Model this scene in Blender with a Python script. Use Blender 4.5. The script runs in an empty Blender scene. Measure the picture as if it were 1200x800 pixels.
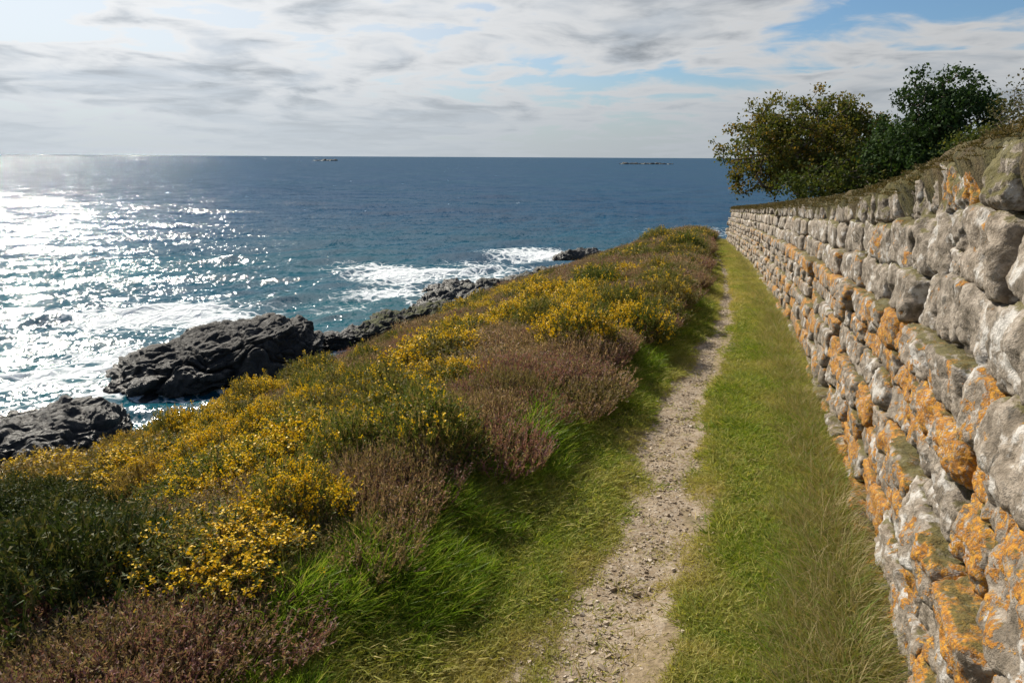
import bpy, math, random
import numpy as np
R = math.radians
rng = np.random.default_rng(7)
random.seed(7)
scene = bpy.context.scene
COL = scene.collection

# ------------------------------------------------------------------ camera
EYE = 12.0                     # eye height above the sea (z = 0)
PITCH = R(15.1); ROLL = R(0.29); FPX = 800.0
cam_d = bpy.data.cameras.new('camera'); cam = bpy.data.objects.new('camera', cam_d); COL.objects.link(cam)
cam_d.sensor_width = 36; cam_d.lens = 24; cam_d.clip_start = 0.05; cam_d.clip_end = 60000
from mathutils import Matrix, Vector
cam.matrix_world = Matrix.Translation((0, 0, EYE)) @ Matrix.Rotation(math.pi/2 - PITCH, 4, 'X') @ Matrix.Rotation(ROLL, 4, 'Z')
scene.camera = cam

# ------------------------------------------------------------------ light
SUN_AZ = R(-38); SUN_EL = R(38.5)             # azimuth from +Y towards +X
SUN = (math.sin(SUN_AZ)*math.cos(SUN_EL), math.cos(SUN_AZ)*math.cos(SUN_EL), math.sin(SUN_EL))
sd = bpy.data.lights.new('sun', 'SUN'); sd.energy = 5.0; sd.angle = R(0.53); sd.color = (1.0, 0.92, 0.79)
so = bpy.data.objects.new('sun', sd); COL.objects.link(so)
so.rotation_euler = Vector(SUN).to_track_quat('Z', 'Y').to_euler()
scene.view_settings.view_transform = 'Standard'; scene.view_settings.look = 'None'
scene.cycles.max_bounces = 5; scene.cycles.diffuse_bounces = 3; scene.cycles.glossy_bounces = 2; scene.cycles.transmission_bounces = 3; scene.cycles.transparent_max_bounces = 4
scene.cycles.use_adaptive_sampling = True; scene.cycles.adaptive_threshold = 0.02
scene.view_settings.exposure = 0.4; scene.view_settings.gamma = 1.0

class NT:
    """small node-tree helper"""
    def __init__(s, tree): s.t = tree; s.n = tree.nodes; s.l = tree.links
    def new(s, typ, **kw):
        n = s.n.new(typ)
        for k, v in kw.items():
            if hasattr(n, k): setattr(n, k, v)
        return n
    def put(s, sock, v):
        if isinstance(v, bpy.types.NodeSocket): s.l.new(v, sock)
        elif isinstance(v, (tuple, list)) and sock.type == 'RGBA' and len(v) == 3: sock.default_value = (*v, 1)
        else: sock.default_value = v
    def math(s, op, a, b=0.0, c=0.0, clamp=False):
        n = s.new('ShaderNodeMath', operation=op); n.use_clamp = clamp
        s.put(n.inputs[0], a); s.put(n.inputs[1], b); s.put(n.inputs[2], c); return n.outputs[0]
    def vmath(s, op, a, b=(0, 0, 0), scale=None):
        n = s.new('ShaderNodeVectorMath', operation=op); s.put(n.inputs[0], a); s.put(n.inputs[1], b)
        if scale is not None: s.put(n.inputs['Scale'], scale)
        return n.outputs['Value'] if op in ('DOT_PRODUCT', 'LENGTH') else n.outputs['Vector']
    def noise(s, vec, scale, detail=4, rough=0.55, dist=0.0, out='Fac', lac=2.0):
        n = s.new('ShaderNodeTexNoise'); s.put(n.inputs['Vector'], vec); s.put(n.inputs['Scale'], scale)
        n.inputs['Detail'].default_value = detail; n.inputs['Roughness'].default_value = rough
        n.inputs['Distortion'].default_value = dist; n.inputs['Lacunarity'].default_value = lac
        return n.outputs[out]
    def vor(s, vec, scale, feature='F1', out='Distance', rnd=1.0):
        n = s.new('ShaderNodeTexVoronoi', feature=feature); s.put(n.inputs['Vector'], vec); s.put(n.inputs['Scale'], scale)
        n.inputs['Randomness'].default_value = rnd
        return n.outputs[out]
    def ramp(s, fac, stops, interp='LINEAR'):
        n = s.new('ShaderNodeValToRGB'); s.put(n.inputs[0], fac); cr = n.color_ramp; cr.interpolation = interp
        while len(cr.elements) < len(stops): cr.elements.new(0.5)
        for e, (p, c) in zip(cr.elements, stops):
            e.position = p; e.color = (c, c, c, 1) if isinstance(c, (int, float)) else (*c, 1)
        return n.outputs[0]
    def rng(s, v, a, b, c=0.0, d=1.0, smooth=True):
        n = s.new('ShaderNodeMapRange'); n.interpolation_type = 'SMOOTHSTEP' if smooth else 'LINEAR'
        for i, x in enumerate((v, a, b, c, d)): s.put(n.inputs[i], x)
        return n.outputs[0]
    def mix(s, f, a, b, blend='MIX'):
        n = s.new('ShaderNodeMix', data_type='RGBA', blend_type=blend); s.put(n.inputs[0], f); s.put(n.inputs[6], a); s.put(n.inputs[7], b)
        return n.outputs[2]
    def attr(s, name, typ='GEOMETRY', out='Fac'):
        n = s.new('ShaderNodeAttribute', attribute_name=name, attribute_type=typ); return n.outputs[out]
    def sep(s, v):
        n = s.new('ShaderNodeSeparateXYZ'); s.put(n.inputs[0], v); return n.outputs
    def comb(s, x=0.0, y=0.0, z=0.0):
        n = s.new('ShaderNodeCombineXYZ')
        for i, q in enumerate((x, y, z)): s.put(n.inputs[i], q)
        return n.outputs[0]
    def mapping(s, v, loc=(0, 0, 0), rot=(0, 0, 0), scale=(1, 1, 1)):
        n = s.new('ShaderNodeMapping'); s.put(n.inputs[0], v); n.inputs[1].default_value = loc; n.inputs[2].default_value = rot; n.inputs[3].default_value = scale
        return n.outputs[0]
    def bump(s, h, strength=0.5, dist=0.02, normal=None):
        n = s.new('ShaderNodeBump'); s.put(n.inputs['Height'], h); n.inputs['Strength'].default_value = strength; n.inputs['Distance'].default_value = dist
        if normal is not None: s.put(n.inputs['Normal'], normal)
        return n.outputs[0]

CLX, CLY = 5.2, 1.4
# ------------------------------------------------------------------ world: Nishita sky with broken cloud
w = bpy.data.worlds.new('World'); scene.world = w; w.use_nodes = True
k = NT(w.node_tree); k.n.clear()
sky = k.new('ShaderNodeTexSky', sky_type='NISHITA'); sky.sun_disc = False
sky.sun_elevation = SUN_EL; sky.sun_rotation = SUN_AZ; sky.altitude = 10; sky.air_density = 1.0; sky.dust_density = 1.0; sky.ozone_density = 1.5
tc = k.new('ShaderNodeTexCoord').outputs['Generated']
D = k.vmath('NORMALIZE', tc)
dx, dy, dz = k.sep(D)
mu = k.vmath('DOT_PRODUCT', D, tuple(SUN))
den = k.math('ADD', k.math('MAXIMUM', dz, 0.0), 0.12)
P = k.comb(k.math('DIVIDE', dx, den), k.math('DIVIDE', dy, den), 0.0)
P = k.vmath('ADD', P, (CLX, CLY, 0.0))
warp = k.vmath('SCALE', k.vmath('SUBTRACT', k.noise(P, 0.9, 2, out='Color'), (0.5, 0.5, 0.5)), scale=0.8)
P2 = k.vmath('ADD', P, warp)
big = k.noise(P2, 0.40, 2, 0.5)
fine = k.noise(P2, 2.5, 6, 0.54)
dens = k.math('ADD', k.math('MULTIPLY', big, 0.95), k.math('MULTIPLY', fine, 0.62))
slant = k.rng(dz, 0.03, 0.55, 0.155, -0.06)              # a broken layer closes up when seen edge-on
dens = k.math('ADD', dens, slant)
cover = k.rng(dens, 0.76, 0.90)
veil = k.rng(mu, 0.55, 0.84)                             # thin bright veil round the sun
cover = k.math('MAXIMUM', cover, k.math('MULTIPLY', veil, 0.75))
thick = k.rng(dens, 0.88, 1.08)
hz = k.rng(dz, 0.0, 0.14, 1.0, 0.0)                    # haze of the long path near the horizon
glow = k.math('POWER', k.math('MAXIMUM', mu, 0.0), 3.0)
bright = k.math('ADD', 0.315, k.math('MULTIPLY', glow, 0.31))
lit = k.rng(k.noise(k.vmath('ADD', P2, (0.13, -0.10, 0.0)), 2.3, 5, 0.56), 0.36, 0.66, 0.55, -0.25)
shade = k.math('SUBTRACT', 1.32, k.math('MULTIPLY', thick, k.math('ADD', 0.40, k.math('MULTIPLY', lit, 0.52))))
ccol = k.mix(thick, (0.98, 1.0, 1.02), (0.88, 0.97, 1.07))
ccol = k.vmath('SCALE', ccol, scale=k.math('MULTIPLY', bright, shade))
skyc = k.vmath('MULTIPLY', k.vmath('SCALE', sky.outputs[0], scale=0.085), (0.58, 0.76, 0.90))
hcol = k.vmath('SCALE', k.mix(0.0, (0.90, 0.985, 1.06), (1, 1, 1)), scale=k.math('MULTIPLY', bright, 1.06))
allc = k.mix(k.math('MULTIPLY', hz, 0.9), k.mix(cover, skyc, ccol), hcol)
bg = k.new('ShaderNodeBackground'); k.put(bg.inputs['Color'], allc); bg.inputs['Strength'].default_value = 1.0
wo = k.new('ShaderNodeOutputWorld'); k.l.new(bg.outputs[0], wo.inputs[0])

# ------------------------------------------------------------------ numpy noise
def _h(ix, iy, iz, s):
    h = (ix.astype(np.int64)*374761393 + iy.astype(np.int64)*668265263 + iz.astype(np.int64)*2147483647 + s*974711) & 0xffffffff
    h = ((h ^ (h >> 13))*1274126177) & 0xffffffff
    h = ((h ^ (h >> 16))*2246822519) & 0xffffffff
    return (h ^ (h >> 15)) & 0xffffffff
def rnd3(ix, iy, iz, s): return _h(ix, iy, iz, s)/4294967295.0
def vnoise(p, s=0):
    """value noise in -1..1, p (N,3)"""
    i = np.floor(p); f = p - i; i = i.astype(np.int64); f = f*f*f*(f*(f*6-15)+10)
    o = 0
    for a in (0, 1):
        wx = f[:, 0] if a else 1-f[:, 0]
        for b in (0, 1):
            wy = f[:, 1] if b else 1-f[:, 1]
            for c in (0, 1):
                wz = f[:, 2] if c else 1-f[:, 2]
                o = o + wx*wy*wz*rnd3(i[:, 0]+a, i[:, 1]+b, i[:, 2]+c, s)
    return o*2-1
def fbm(p, s=0, oct=4, gain=0.5, lac=2.03):
    p = np.asarray(p, float); a = 1.0; o = 0; t = 0
    for q in range(oct):
        o = o + a*vnoise(p, s+q*17); t += a; a *= gain; p = p*lac + 3.17
    return o/t
def n2(x, y, sc, s=0, oct=3):
    x = np.atleast_1d(np.asarray(x, float)); y = np.broadcast_to(np.asarray(y, float), x.shape)
    return fbm(np.stack([x*sc, y*sc, np.full_like(x, 0.37)], -1).reshape(-1, 3), s, oct).reshape(x.shape)
def worley(p, s=0):
    i = np.floor(p).astype(np.int64); f1 = np.full(len(p), 9.0); f2 = f1.copy(); cid = np.zeros(len(p))
    for a in (-1, 0, 1):
        for b in (-1, 0, 1):
            for c in (-1, 0, 1):
                j = i + (a, b, c)
                q = j + np.stack([rnd3(j[:, 0], j[:, 1], j[:, 2], s+d) for d in (1, 2, 3)], -1)
                d = np.linalg.norm(p-q, axis=1); r = rnd3(j[:, 0], j[:, 1], j[:, 2], s+9)
                m = d < f1
                f2 = np.where(m, f1, np.minimum(f2, d)); cid = np.where(m, r, cid); f1 = np.where(m, d, f1)
    return f1, f2, cid
def sstep(a, b, x):
    t = np.clip((x-a)/(b-a), 0, 1); return t*t*(3-2*t)

# ------------------------------------------------------------------ mesh helpers
def mesh(name, V, F, mat=None, smooth=True, attrs=None):
    V = np.ascontiguousarray(V, np.float32); F = np.ascontiguousarray(F, np.int32)
    m = bpy.data.meshes.new(name); nf, c = F.shape
    m.vertices.add(len(V)); m.vertices.foreach_set('co', V.ravel())
    m.loops.add(nf*c); m.loops.foreach_set('vertex_index', F.ravel())
    m.polygons.add(nf); m.polygons.foreach_set('loop_start', np.arange(0, nf*c, c, dtype=np.int32))
    m.polygons.foreach_set('use_smooth', np.full(nf, smooth, bool))
    if attrs:
        for kx, v in attrs.items():
            a = m.attributes.new(kx, 'FLOAT', 'POINT'); a.data.foreach_set('value', np.ascontiguousarray(v, np.float32))
    if mat: m.materials.append(mat)
    m.update(calc_edges=True); return m
def link(name, data, parent=None, label=None, cat=None, group=None, kind=None, loc=None):
    o = bpy.data.objects.new(name, data); COL.objects.link(o)
    if parent: o.parent = parent
    if loc is not None: o.location = loc
    if label: o['label'] = label
    if cat: o['category'] = cat
    if group: o['group'] = group
    if kind: o['kind'] = kind
    return o
def gridF(nr, nc):
    a = np.arange(nr*nc).reshape(nr, nc)
    return np.stack([a[:-1, :-1], a[:-1, 1:], a[1:, 1:], a[1:, :-1]], -1).reshape(-1, 4)

def material(name, rough=0.8):
    m = bpy.data.materials.new(name); m.use_nodes = True; q = NT(m.node_tree)
    b = m.node_tree.nodes['Principled BSDF']; b.inputs['Roughness'].default_value = rough
    q.b = b; q.out = m.node_tree.nodes['Material Output']; q.m = m
    g = q.new('ShaderNodeNewGeometry'); q.pos = g.outputs['Position']; q.nor = g.outputs['Normal']
    return m, q

# ------------------------------------------------------------------ the lie of the land (all measured from the photograph)
def curve(tab):
    a = np.array(tab, float)
    # smooth monotone-ish curve: linear interpolation blurred
    xs = np.linspace(a[0, 0], a[-1, 0], 2400); ys = np.interp(xs, a[:, 0], a[:, 1])
    kx = np.hanning(61); kx /= kx.sum(); yp = np.pad(ys, 30, mode='reflect', reflect_type='odd'); ys = np.convolve(yp, kx, 'valid')
    return lambda y: np.interp(y, xs, ys)
BANK = curve([(-12, -6.5), (-3, -3.3), (0, -.80), (1.5, -.45), (2.3, -.33), (3.1, .17), (4.5, .72), (7.35, 1.9), (11.3, 3.3), (20, 5.75), (28, 8), (40, 11.4), (60, 17.5), (140, 44)])
WALL = curve([(-12, -4.4), (0, .5), (1.86, 1.29), (3.67, 2.0), (6.3, 2.88), (9.2, 3.77), (17.6, 6.2), (30, 9.35), (50, 14.5), (140, 46)])
PATHX = curve([(-12, -5.6), (-3, -2.2), (0, -.75), (1.86, .14), (2.25, .33), (2.7, .58), (3.4, .80), (4.5, 1.14), (6.2, 1.75), (8.4, 2.62), (11.3, 3.6), (16.9, 5.25), (25, 7.3), (31, 8.8), (60, 18)])
BASEZ = curve([(-12, -1.2), (0, -1.57), (1.86, -1.65), (3.67, -1.815), (6.3, -1.945), (9.2, -2.1), (17.6, -2.66), (30, -3.5), (34, -4.0), (40, -5.3), (55, -8.2), (75, -10.9), (95, -13.5), (140, -20)])
WALLH = curve([(-12, 1.8), (1.5, 1.80), (3.67, 1.73), (6.3, 1.6), (9.2, 1.55), (17.6, 1.5), (30, 1.45), (140, 1.4)])
_ds = np.array([-60, 0, .25, .7, 1.6, 3.0, 7.0, 8.6, 13, 19, 24, 60, 200.])
_dz = np.array([0, 0, .16, .30, .08, -.50, -1.74, -2.5, -4.8, -7.7, -9.9, -20, -60])
_sx = np.linspace(-60, 200, 5201); _sy = np.interp(_sx, _ds, _dz); _kk = np.hanning(17); _kk /= _kk.sum(); _sy = np.convolve(np.pad(_sy, 8, mode='edge'), _kk, 'valid')
def PROF(s): return np.interp(s, _sx, _sy)
def WEND(Y): return sstep(31.5, 33, Y)
def path_half(Y):
    h = np.interp(Y, [-5, 2, 3, 4.5, 6, 8, 11, 18, 30], [.27, .26, .25, .22, .19, .15, .12, .115, .11])
    return .92*h*(1 + .42*n2(np.asarray(Y), 3.3, 1.1, 5, 3))
def ground(X, Y):
    X = np.asarray(X, float); Y = np.asarray(Y, float)
    s = BANK(Y) - X
    z = BASEZ(Y) + PROF(s)
    sl = sstep(.5, 3, s)
    z = z + sl*(.28*n2(X, Y, .33, 11, 3) + .07*n2(X, Y, 1.3, 12, 2)) + .6*sstep(8, 16, s)*n2(X, Y, .12, 13, 3)
    # hollow behind the near heather bank
    z = z - .45*np.exp(-(((X+3.6)/1.3)**2 + ((Y-4.3)/1.1)**2))
    # bumpy turf in the corridor
    z = z + .018*n2(X, Y, 2.2, 21, 3)*(1-sl)
    # worn path
    d = np.abs(X-PATHX(Y)); z = z - .03*(1-sstep(.6, 1.5, d/np.maximum(path_half(Y), .05)))
    # field behind the wall, held up by it
    b = X - WALL(Y)
    z = z + (1-WEND(Y))*sstep(.30, .62, b)*(WALLH(Y)-.75) 
    return z + EYE
def project(p):
    p = np.asarray(p, float); x, y, z = p[..., 0], p[..., 1], p[..., 2]-EYE
    f = y*math.cos(PITCH) - z*math.sin(PITCH); u = y*math.sin(PITCH) + z*math.cos(PITCH)
    c, s_ = math.cos(ROLL), math.sin(ROLL); xr = x*c + u*s_; ur = -x*s_ + u*c
    return 600 + FPX*xr/f, 400 - FPX*ur/f, f
def pix_ray(u, v):
    xr, ur = (u-600)/FPX, (400-v)/FPX; c, s_ = math.cos(ROLL), math.sin(ROLL); x = xr*c - ur*s_; yc = xr*s_ + ur*c
    return np.array([x, math.cos(PITCH)+yc*math.sin(PITCH), -math.sin(PITCH)+yc*math.cos(PITCH)])
def at_level(u, v, z):
    d = pix_ray(u, v); t = (z-EYE)/d[2]; return np.array([0, 0, EYE]) + d*t

# ------------------------------------------------------------------ materials of the setting
def mat_ground():
    m, q = material('turf_soil', 0.95)
    n = q.noise(q.pos, 3.0, 6, 0.6); f = q.noise(q.pos, 40, 4, 0.6)
    c = q.ramp(n, [(.25, (.045, .06, .015)), (.45, (.065, .07, .02)), (.6, (.08, .066, .03)), (.8, (.10, .075, .042))])
    c = q.mix(q.rng(f, .35, .75), c, (.075, .058, .034)); z = q.sep(q.pos)[2]
    rock = q.ramp(q.noise(q.pos, 1.2, 8, .65), [(.3, (.02, .02, .019)), (.7, (.09, .085, .08))])
    c = q.mix(q.rng(z, 2.6, 1.2), c, rock)
    c = q.mix(q.math('MULTIPLY', q.attr('worn'), q.rng(n, .3, .5, .6, 1.0)), c, q.ramp(f, [(.3, (.15, .11, .06)), (.6, (.25, .19, .115)), (.8, (.34, .27, .18))]))
    q.put(q.b.inputs['Base Color'], c); q.put(q.b.inputs['Normal'], q.bump(q.math('ADD', f, n), .6, .03)); return m
def mat_path():
    m, q = material('trodden_grit', 0.95)
    n = q.noise(q.pos, 5, 5, .6); f = q.noise(q.pos, 70, 4, .65); v = q.vor(q.pos, 60, out='Color')
    c = q.ramp(n, [(.25, (.17, .117, .063)), (.5, (.25, .182, .11)), (.75, (.345, .265, .172))])
    c = q.mix(q.math('MULTIPLY', q.rng(f, .3, .7), .6), c, (.20, .155, .105)); c = q.mix(q.math('MULTIPLY', q.rng(q.sep(v)[0], .2, .9), .4), c, (.46, .40, .32))
    q.put(q.b.inputs['Base Color'], c); q.put(q.b.inputs['Normal'], q.bump(f, .8, .015)); return m
def mat_chip():
    m, q = material('stone_chip', 0.85)
    r = q.attr('tint'); n = q.noise(q.pos, 60, 3, .6)
    c = q.ramp(r, [(0, (.22, .17, .115)), (.4, (.34, .27, .19)), (.75, (.45, .375, .285)), (1, (.60, .53, .44))])
    q.put(q.b.inputs['Base Color'], q.mix(q.math('MULTIPLY', n, .35), c, (.2, .15, .1))); q.put(q.b.inputs['Normal'], q.bump(n, .3, .004)); return m
def mat_shore():
    m, q = material('wet_shore_rock', 0.5)
    n = q.noise(q.pos, .9, 8, .65); f = q.noise(q.pos, 7, 6, .65); x, y, z = q.sep(q.pos)
    c = q.ramp(f, [(.3, (.009, .0085, .008)), (.55, (.026, .024, .021)), (.8, (.085, .075, .062))])
    pale = q.math('MULTIPLY', q.rng(n, .5, .72), q.rng(z, 1.0, 2.6)); c = q.mix(q.math('MULTIPLY', pale, .6), c, (.19, .17, .135))
    up = q.rng(q.sep(q.nor)[2], .55, .9); gr = q.attr('green')
    g = q.math('MULTIPLY', q.math('MULTIPLY', gr, up), q.rng(q.noise(q.pos, 1.6, 5, .6), .38, .55))
    c = q.mix(g, c, q.mix(q.noise(q.pos, 9, 3), (.05, .065, .015), (.11, .105, .04)))
    q.put(q.b.inputs['Base Color'], c)
    q.put(q.b.inputs['Roughness'], q.math('ADD', q.rng(z, .2, 1.8, .35, .72), q.math('MULTIPLY', g, .2)))
    h = q.math('ADD', q.math('MULTIPLY', f, .6), q.noise(q.pos, 2.2, 7, .7)); q.put(q.b.inputs['Normal'], q.bump(h, .9, .25)); return m
def mat_stone():
    m, q = material('granite_lichen', 0.9)
    r = q.attr('tint'); lic = q.attr('lichen'); mos = q.attr('moss')
    p = q.pos
    wp = q.vmath('ADD', p, q.vmath('SCALE', q.vmath('SUBTRACT', q.noise(p, 9, 3, out='Color'), (.5, .5, .5)), scale=.05))
    g1 = q.noise(p, 16, 6, .7); g2 = q.noise(p, 95, 4, .7); nz = q.sep(q.nor)[2]
    c = q.ramp(g1, [(.30, (.06, .048, .034)), (.44, (.165, .135, .10)), (.57, (.30, .255, .205)), (.72, (.46, .41, .35))])
    c = q.mix(q.math('MULTIPLY', q.rng(r, .3, 1.), .4), c, q.mix(g1, (.26, .19, .125), (.56, .43, .31)))       # warmer stones
    c = q.mix(q.math('MULTIPLY', q.rng(g2, .52, .68), .65), c, (.09, .08, .065))       # dark grain
    pl = q.noise(wp, 7.5, 5, .62); pale = q.rng(pl, .54, .63)                            # crustose grey-white lichen
    c = q.mix(q.math('MULTIPLY', pale, .85), c, q.mix(g2, (.38, .36, .33), (.66, .635, .60)))
    bl = q.rng(q.noise(q.vmath('ADD', wp, (7, 3, 1)), 13, 5, .65), .60, .68); c = q.mix(q.math('MULTIPLY', bl, .75), c, (.055, .05, .04))
    on = q.noise(q.vmath('ADD', wp, (3, 9, 4)), 5.0, 3, .6)
    oe = q.math('ADD', on, q.math('MULTIPLY', q.math('SUBTRACT', lic, .5), .34)); oe = q.math('ADD', oe, q.math('MULTIPLY', nz, .08))
    oe = q.math('ADD', oe, q.math('MULTIPLY', q.math('SUBTRACT', q.noise(wp, 21, 5, .72), .5), .85)); om = q.rng(oe, .575, .635)
    oc = q.ramp(q.noise(p, 34, 4, .7), [(.3, (.17, .07, .012)), (.46, (.38, .155, .015)), (.60, (.53, .26, .025)), (.75, (.55, .39, .11))])
    om = q.math('MULTIPLY', om, q.rng(g2, .36, .52, .1, 1.0)); c = q.mix(om, c, oc)
    mm = q.rng(q.math('ADD', q.math('MULTIPLY', nz, .42), q.math('ADD', q.math('MULTIPLY', q.noise(wp, 12, 6, .7), .85), q.math('MULTIPLY', mos, .45))), .80, .93)
    c = q.mix(q.math('MULTIPLY', mm, .9), c, q.mix(q.noise(p, 50, 3), (.045, .042, .012), (.16, .135, .03)))
    q.put(q.b.inputs['Base Color'], c)
    h = q.math('ADD', q.math('MULTIPLY', g1, 1.0), q.math('ADD', q.math('MULTIPLY', g2, .22), q.math('MULTIPLY', om, .12)))
    q.put(q.b.inputs['Normal'], q.bump(h, .8, .03)); return m
def mat_earth():
    m, q = material('wall_earth', 1.0)
    q.put(q.b.inputs['Base Color'], q.ramp(q.noise(q.pos, 20, 5, .6), [(.3, (.035, .028, .018)), (.7, (.11, .085, .055))])); return m
def mat_sea():
    m, q = material('sea_water', .06)
    b = q.b; b.inputs['IOR'].default_value = 1.33; b.inputs['Specular IOR Level'].default_value = .12
    p2 = q.vmath('MULTIPLY', q.pos, (1, 1, 0))
    rot = q.mapping(p2, rot=(0, 0, R(28)), scale=(1.0, .55, 1))
    def sl(sc, amp, det, off):
        n = q.noise(q.vmath('ADD', rot, off), sc, det, .78, out='Color'); return q.vmath('SCALE', q.vmath('SUBTRACT', n, (.5, .5, .5)), scale=amp)
    s = q.vmath('ADD', sl(1.6, 1.6, 5, (0, 0, 0)), sl(8, 1.3, 3, (11, 5, 0)))
    dist = q.vmath('LENGTH', p2)
    s = q.vmath('ADD', s, q.vmath('SCALE', sl(.13, 1.6, 8, (3, 31, 0)), scale=q.math('ADD', q.rng(dist, 60, 420), q.math('MULTIPLY', q.rng(dist, 250, 2500), .7))))
    s = q.vmath('MULTIPLY', s, (1, 1, 0))
    nn = q.vmath('NORMALIZE', q.vmath('ADD', q.nor, s))
    # water colour: teal over the shelf, deep blue off shore
    c = q.mix(q.rng(dist, 35, 170), (.006, .085, .105), (.003, .045, .105))
    c = q.mix(q.rng(q.noise(p2, .02, 4, .6), .35, .7), c, (.004, .052, .105))
    q.put(b.inputs['Base Color'], c); q.put(b.inputs['Normal'], nn); b.inputs['Roughness'].default_value = .15
    fr = q.new('ShaderNodeFresnel'); fr.inputs['IOR'].default_value = 1.33; q.put(fr.inputs['Normal'], nn)
    up_ = q.new('ShaderNodeBsdfDiffuse'); q.put(up_.inputs['Color'], c)
    gl_ = q.new('ShaderNodeBsdfGlossy'); gl_.inputs['Roughness'].default_value = .11; q.put(gl_.inputs['Normal'], nn)
    wat = q.new('ShaderNodeMixShader'); q.put(wat.inputs[0], q.math('MINIMUM', fr.outputs[0], .18)); q.l.new(up_.outputs[0], wat.inputs[1]); q.l.new(gl_.outputs[0], wat.inputs[2])
    fm = q.attr('foam')
    wv = q.vmath('ADD', p2, q.vmath('SCALE', q.vmath('SUBTRACT', q.noise(p2, .35, 4, out='Color'), (.5, .5, .5)), scale=2.4))
    fa = q.noise(wv, .55, 8, .68); fb = q.vor(wv, .9, 'DISTANCE_TO_EDGE'); fc = q.noise(wv, 3.5, 4, .7)
    lace = q.math('ADD', q.math('MULTIPLY', fa, .75), q.math('ADD', q.math('MULTIPLY', q.rng(fb, .22, .0), .22), q.math('MULTIPLY', fc, .22)))
    f = q.rng(q.math('ADD', lace, q.math('MULTIPLY', q.math('SUBTRACT', fm, .5), .85)), .64, .86)
    f = q.math('MULTIPLY', f, q.rng(fm, .02, .12))
    # small whitecaps further out
    cap = q.math('MULTIPLY', q.rng(q.noise(q.mapping(p2, rot=(0, 0, R(28)), scale=(.16, .05, 1)), 1, 7, .72), .67, .72), q.rng(dist, 50, 120)); f = q.math('MAXIMUM', f, q.math('MULTIPLY', cap, .7))
    fd = q.new('ShaderNodeBsdfDiffuse'); q.put(fd.inputs['Color'], q.mix(fc, (.62, .68, .70), (.86, .88, .88)))
    q.put(fd.inputs['Normal'], q.bump(lace, .8, .5))
    mx = q.new('ShaderNodeMixShader'); q.put(mx.inputs[0], f); q.l.new(wat.outputs[0], mx.inputs[1]); q.l.new(fd.outputs[0], mx.inputs[2]); q.l.new(mx.outputs[0], q.out.inputs[0])
    return m

# ------------------------------------------------------------------ ground sheet
Yr = np.concatenate([np.arange(-8, 0, .25), np.arange(0, 12, .06), np.arange(12, 34, .12), np.geomspace(34, 135, 90)])
Sr = np.concatenate([-np.geomspace(60, 3.2, 20), np.arange(-3, 2.0, .045), np.arange(2.0, 9, .10), np.geomspace(9, 45, 60)])
YY, SS = np.meshgrid(Yr, Sr, indexing='ij'); XX = BANK(YY) - SS
ZZ = ground(XX.ravel(), YY.ravel()).reshape(XX.shape)
V = np.stack([XX, YY, ZZ], -1).reshape(-1, 3)


# ------------------------------------------------------------------ path and its stone chips
_PX0 = PATHX
def PATHX(Y): return _PX0(Y) + .10*n2(np.asarray(Y, float), 6.6, .75, 6, 2)*np.interp(Y, [0, 10, 20], [1, 1, .4])
WORN = 1-sstep(1.1, 2.3, np.abs(XX-PATHX(YY.ravel()).reshape(XX.shape))/np.maximum(path_half(YY.ravel()).reshape(XX.shape), .05))
link('ground', mesh('ground', V, gridF(len(Yr), len(Sr)), mat_ground(), attrs={'worn': WORN.ravel()}), kind='structure')
Yp = np.arange(-3, 34, .03); Q = np.linspace(-1.25, 1.25, 31)
hw = path_half(Yp); L_ = 1+.35*n2(Yp, 9.1, 2.6, 31, 3); R_ = 1+.35*n2(Yp, 4.2, 2.6, 33, 3)
PX = PATHX(Yp)[:, None] + Q[None, :]*hw[:, None]*np.where(Q[None, :] < 0, L_[:, None], R_[:, None]); PY = np.repeat(Yp[:, None], 31, 1)
PZ = ground(PX.ravel(), PY.ravel()).reshape(PX.shape)
edge = 1-sstep(.8, 1.25, np.abs(Q))[None, :]
PZ = PZ + .004 - .012*(1-edge) + .010*edge*n2(PX.ravel(), PY.ravel(), 9, 41, 4).reshape(PX.shape)
path = link('path', mesh('path', np.stack([PX, PY, PZ], -1).reshape(-1, 3), gridF(len(Yp), 31), mat_path()), kind='structure')

def chip_shape(n, seed):
    """n flat angular stone chips as one vertex block: (n,10,3) + shared faces"""
    g = np.random.default_rng(seed)
    a = np.linspace(0, 2*np.pi, 5, endpoint=False)[None, :] + g.uniform(-.45, .45, (n, 5)); r = g.uniform(.55, 1.0, (n, 5))
    as_ = g.uniform(.45, .95, (n, 1))
    top = np.stack([r*np.cos(a)*.8, r*np.sin(a)*as_*.8, g.uniform(.25, .5, (n, 5))], -1); bot = np.stack([r*np.cos(a), r*np.sin(a)*as_, g.uniform(-.35, -.1, (n, 5))], -1)
    return np.concatenate([bot, top], 1)
CH_F = np.array([[i, (i+1) % 5, 5+(i+1) % 5] for i in range(5)] + [[i, 5+(i+1) % 5, 5+i] for i in range(5)] + [[5, 6, 7], [5, 7, 8], [5, 8, 9]])
CHIP = mat_chip()
def chips(N, seed, y0, y1, smin, smax):
    g = np.random.default_rng(seed)
    y = y0 + (y1-y0)*g.uniform(0, 1, N)**1.6; h = path_half(y)
    x = PATHX(y) + h*np.clip(g.normal(0, .52, N), -1.35, 1.35); z = ground(x, y)+.003
    s = smin*(smax/smin)**(g.uniform(0, 1, N)**2.0)
    return x, y, z, s, g
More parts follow.
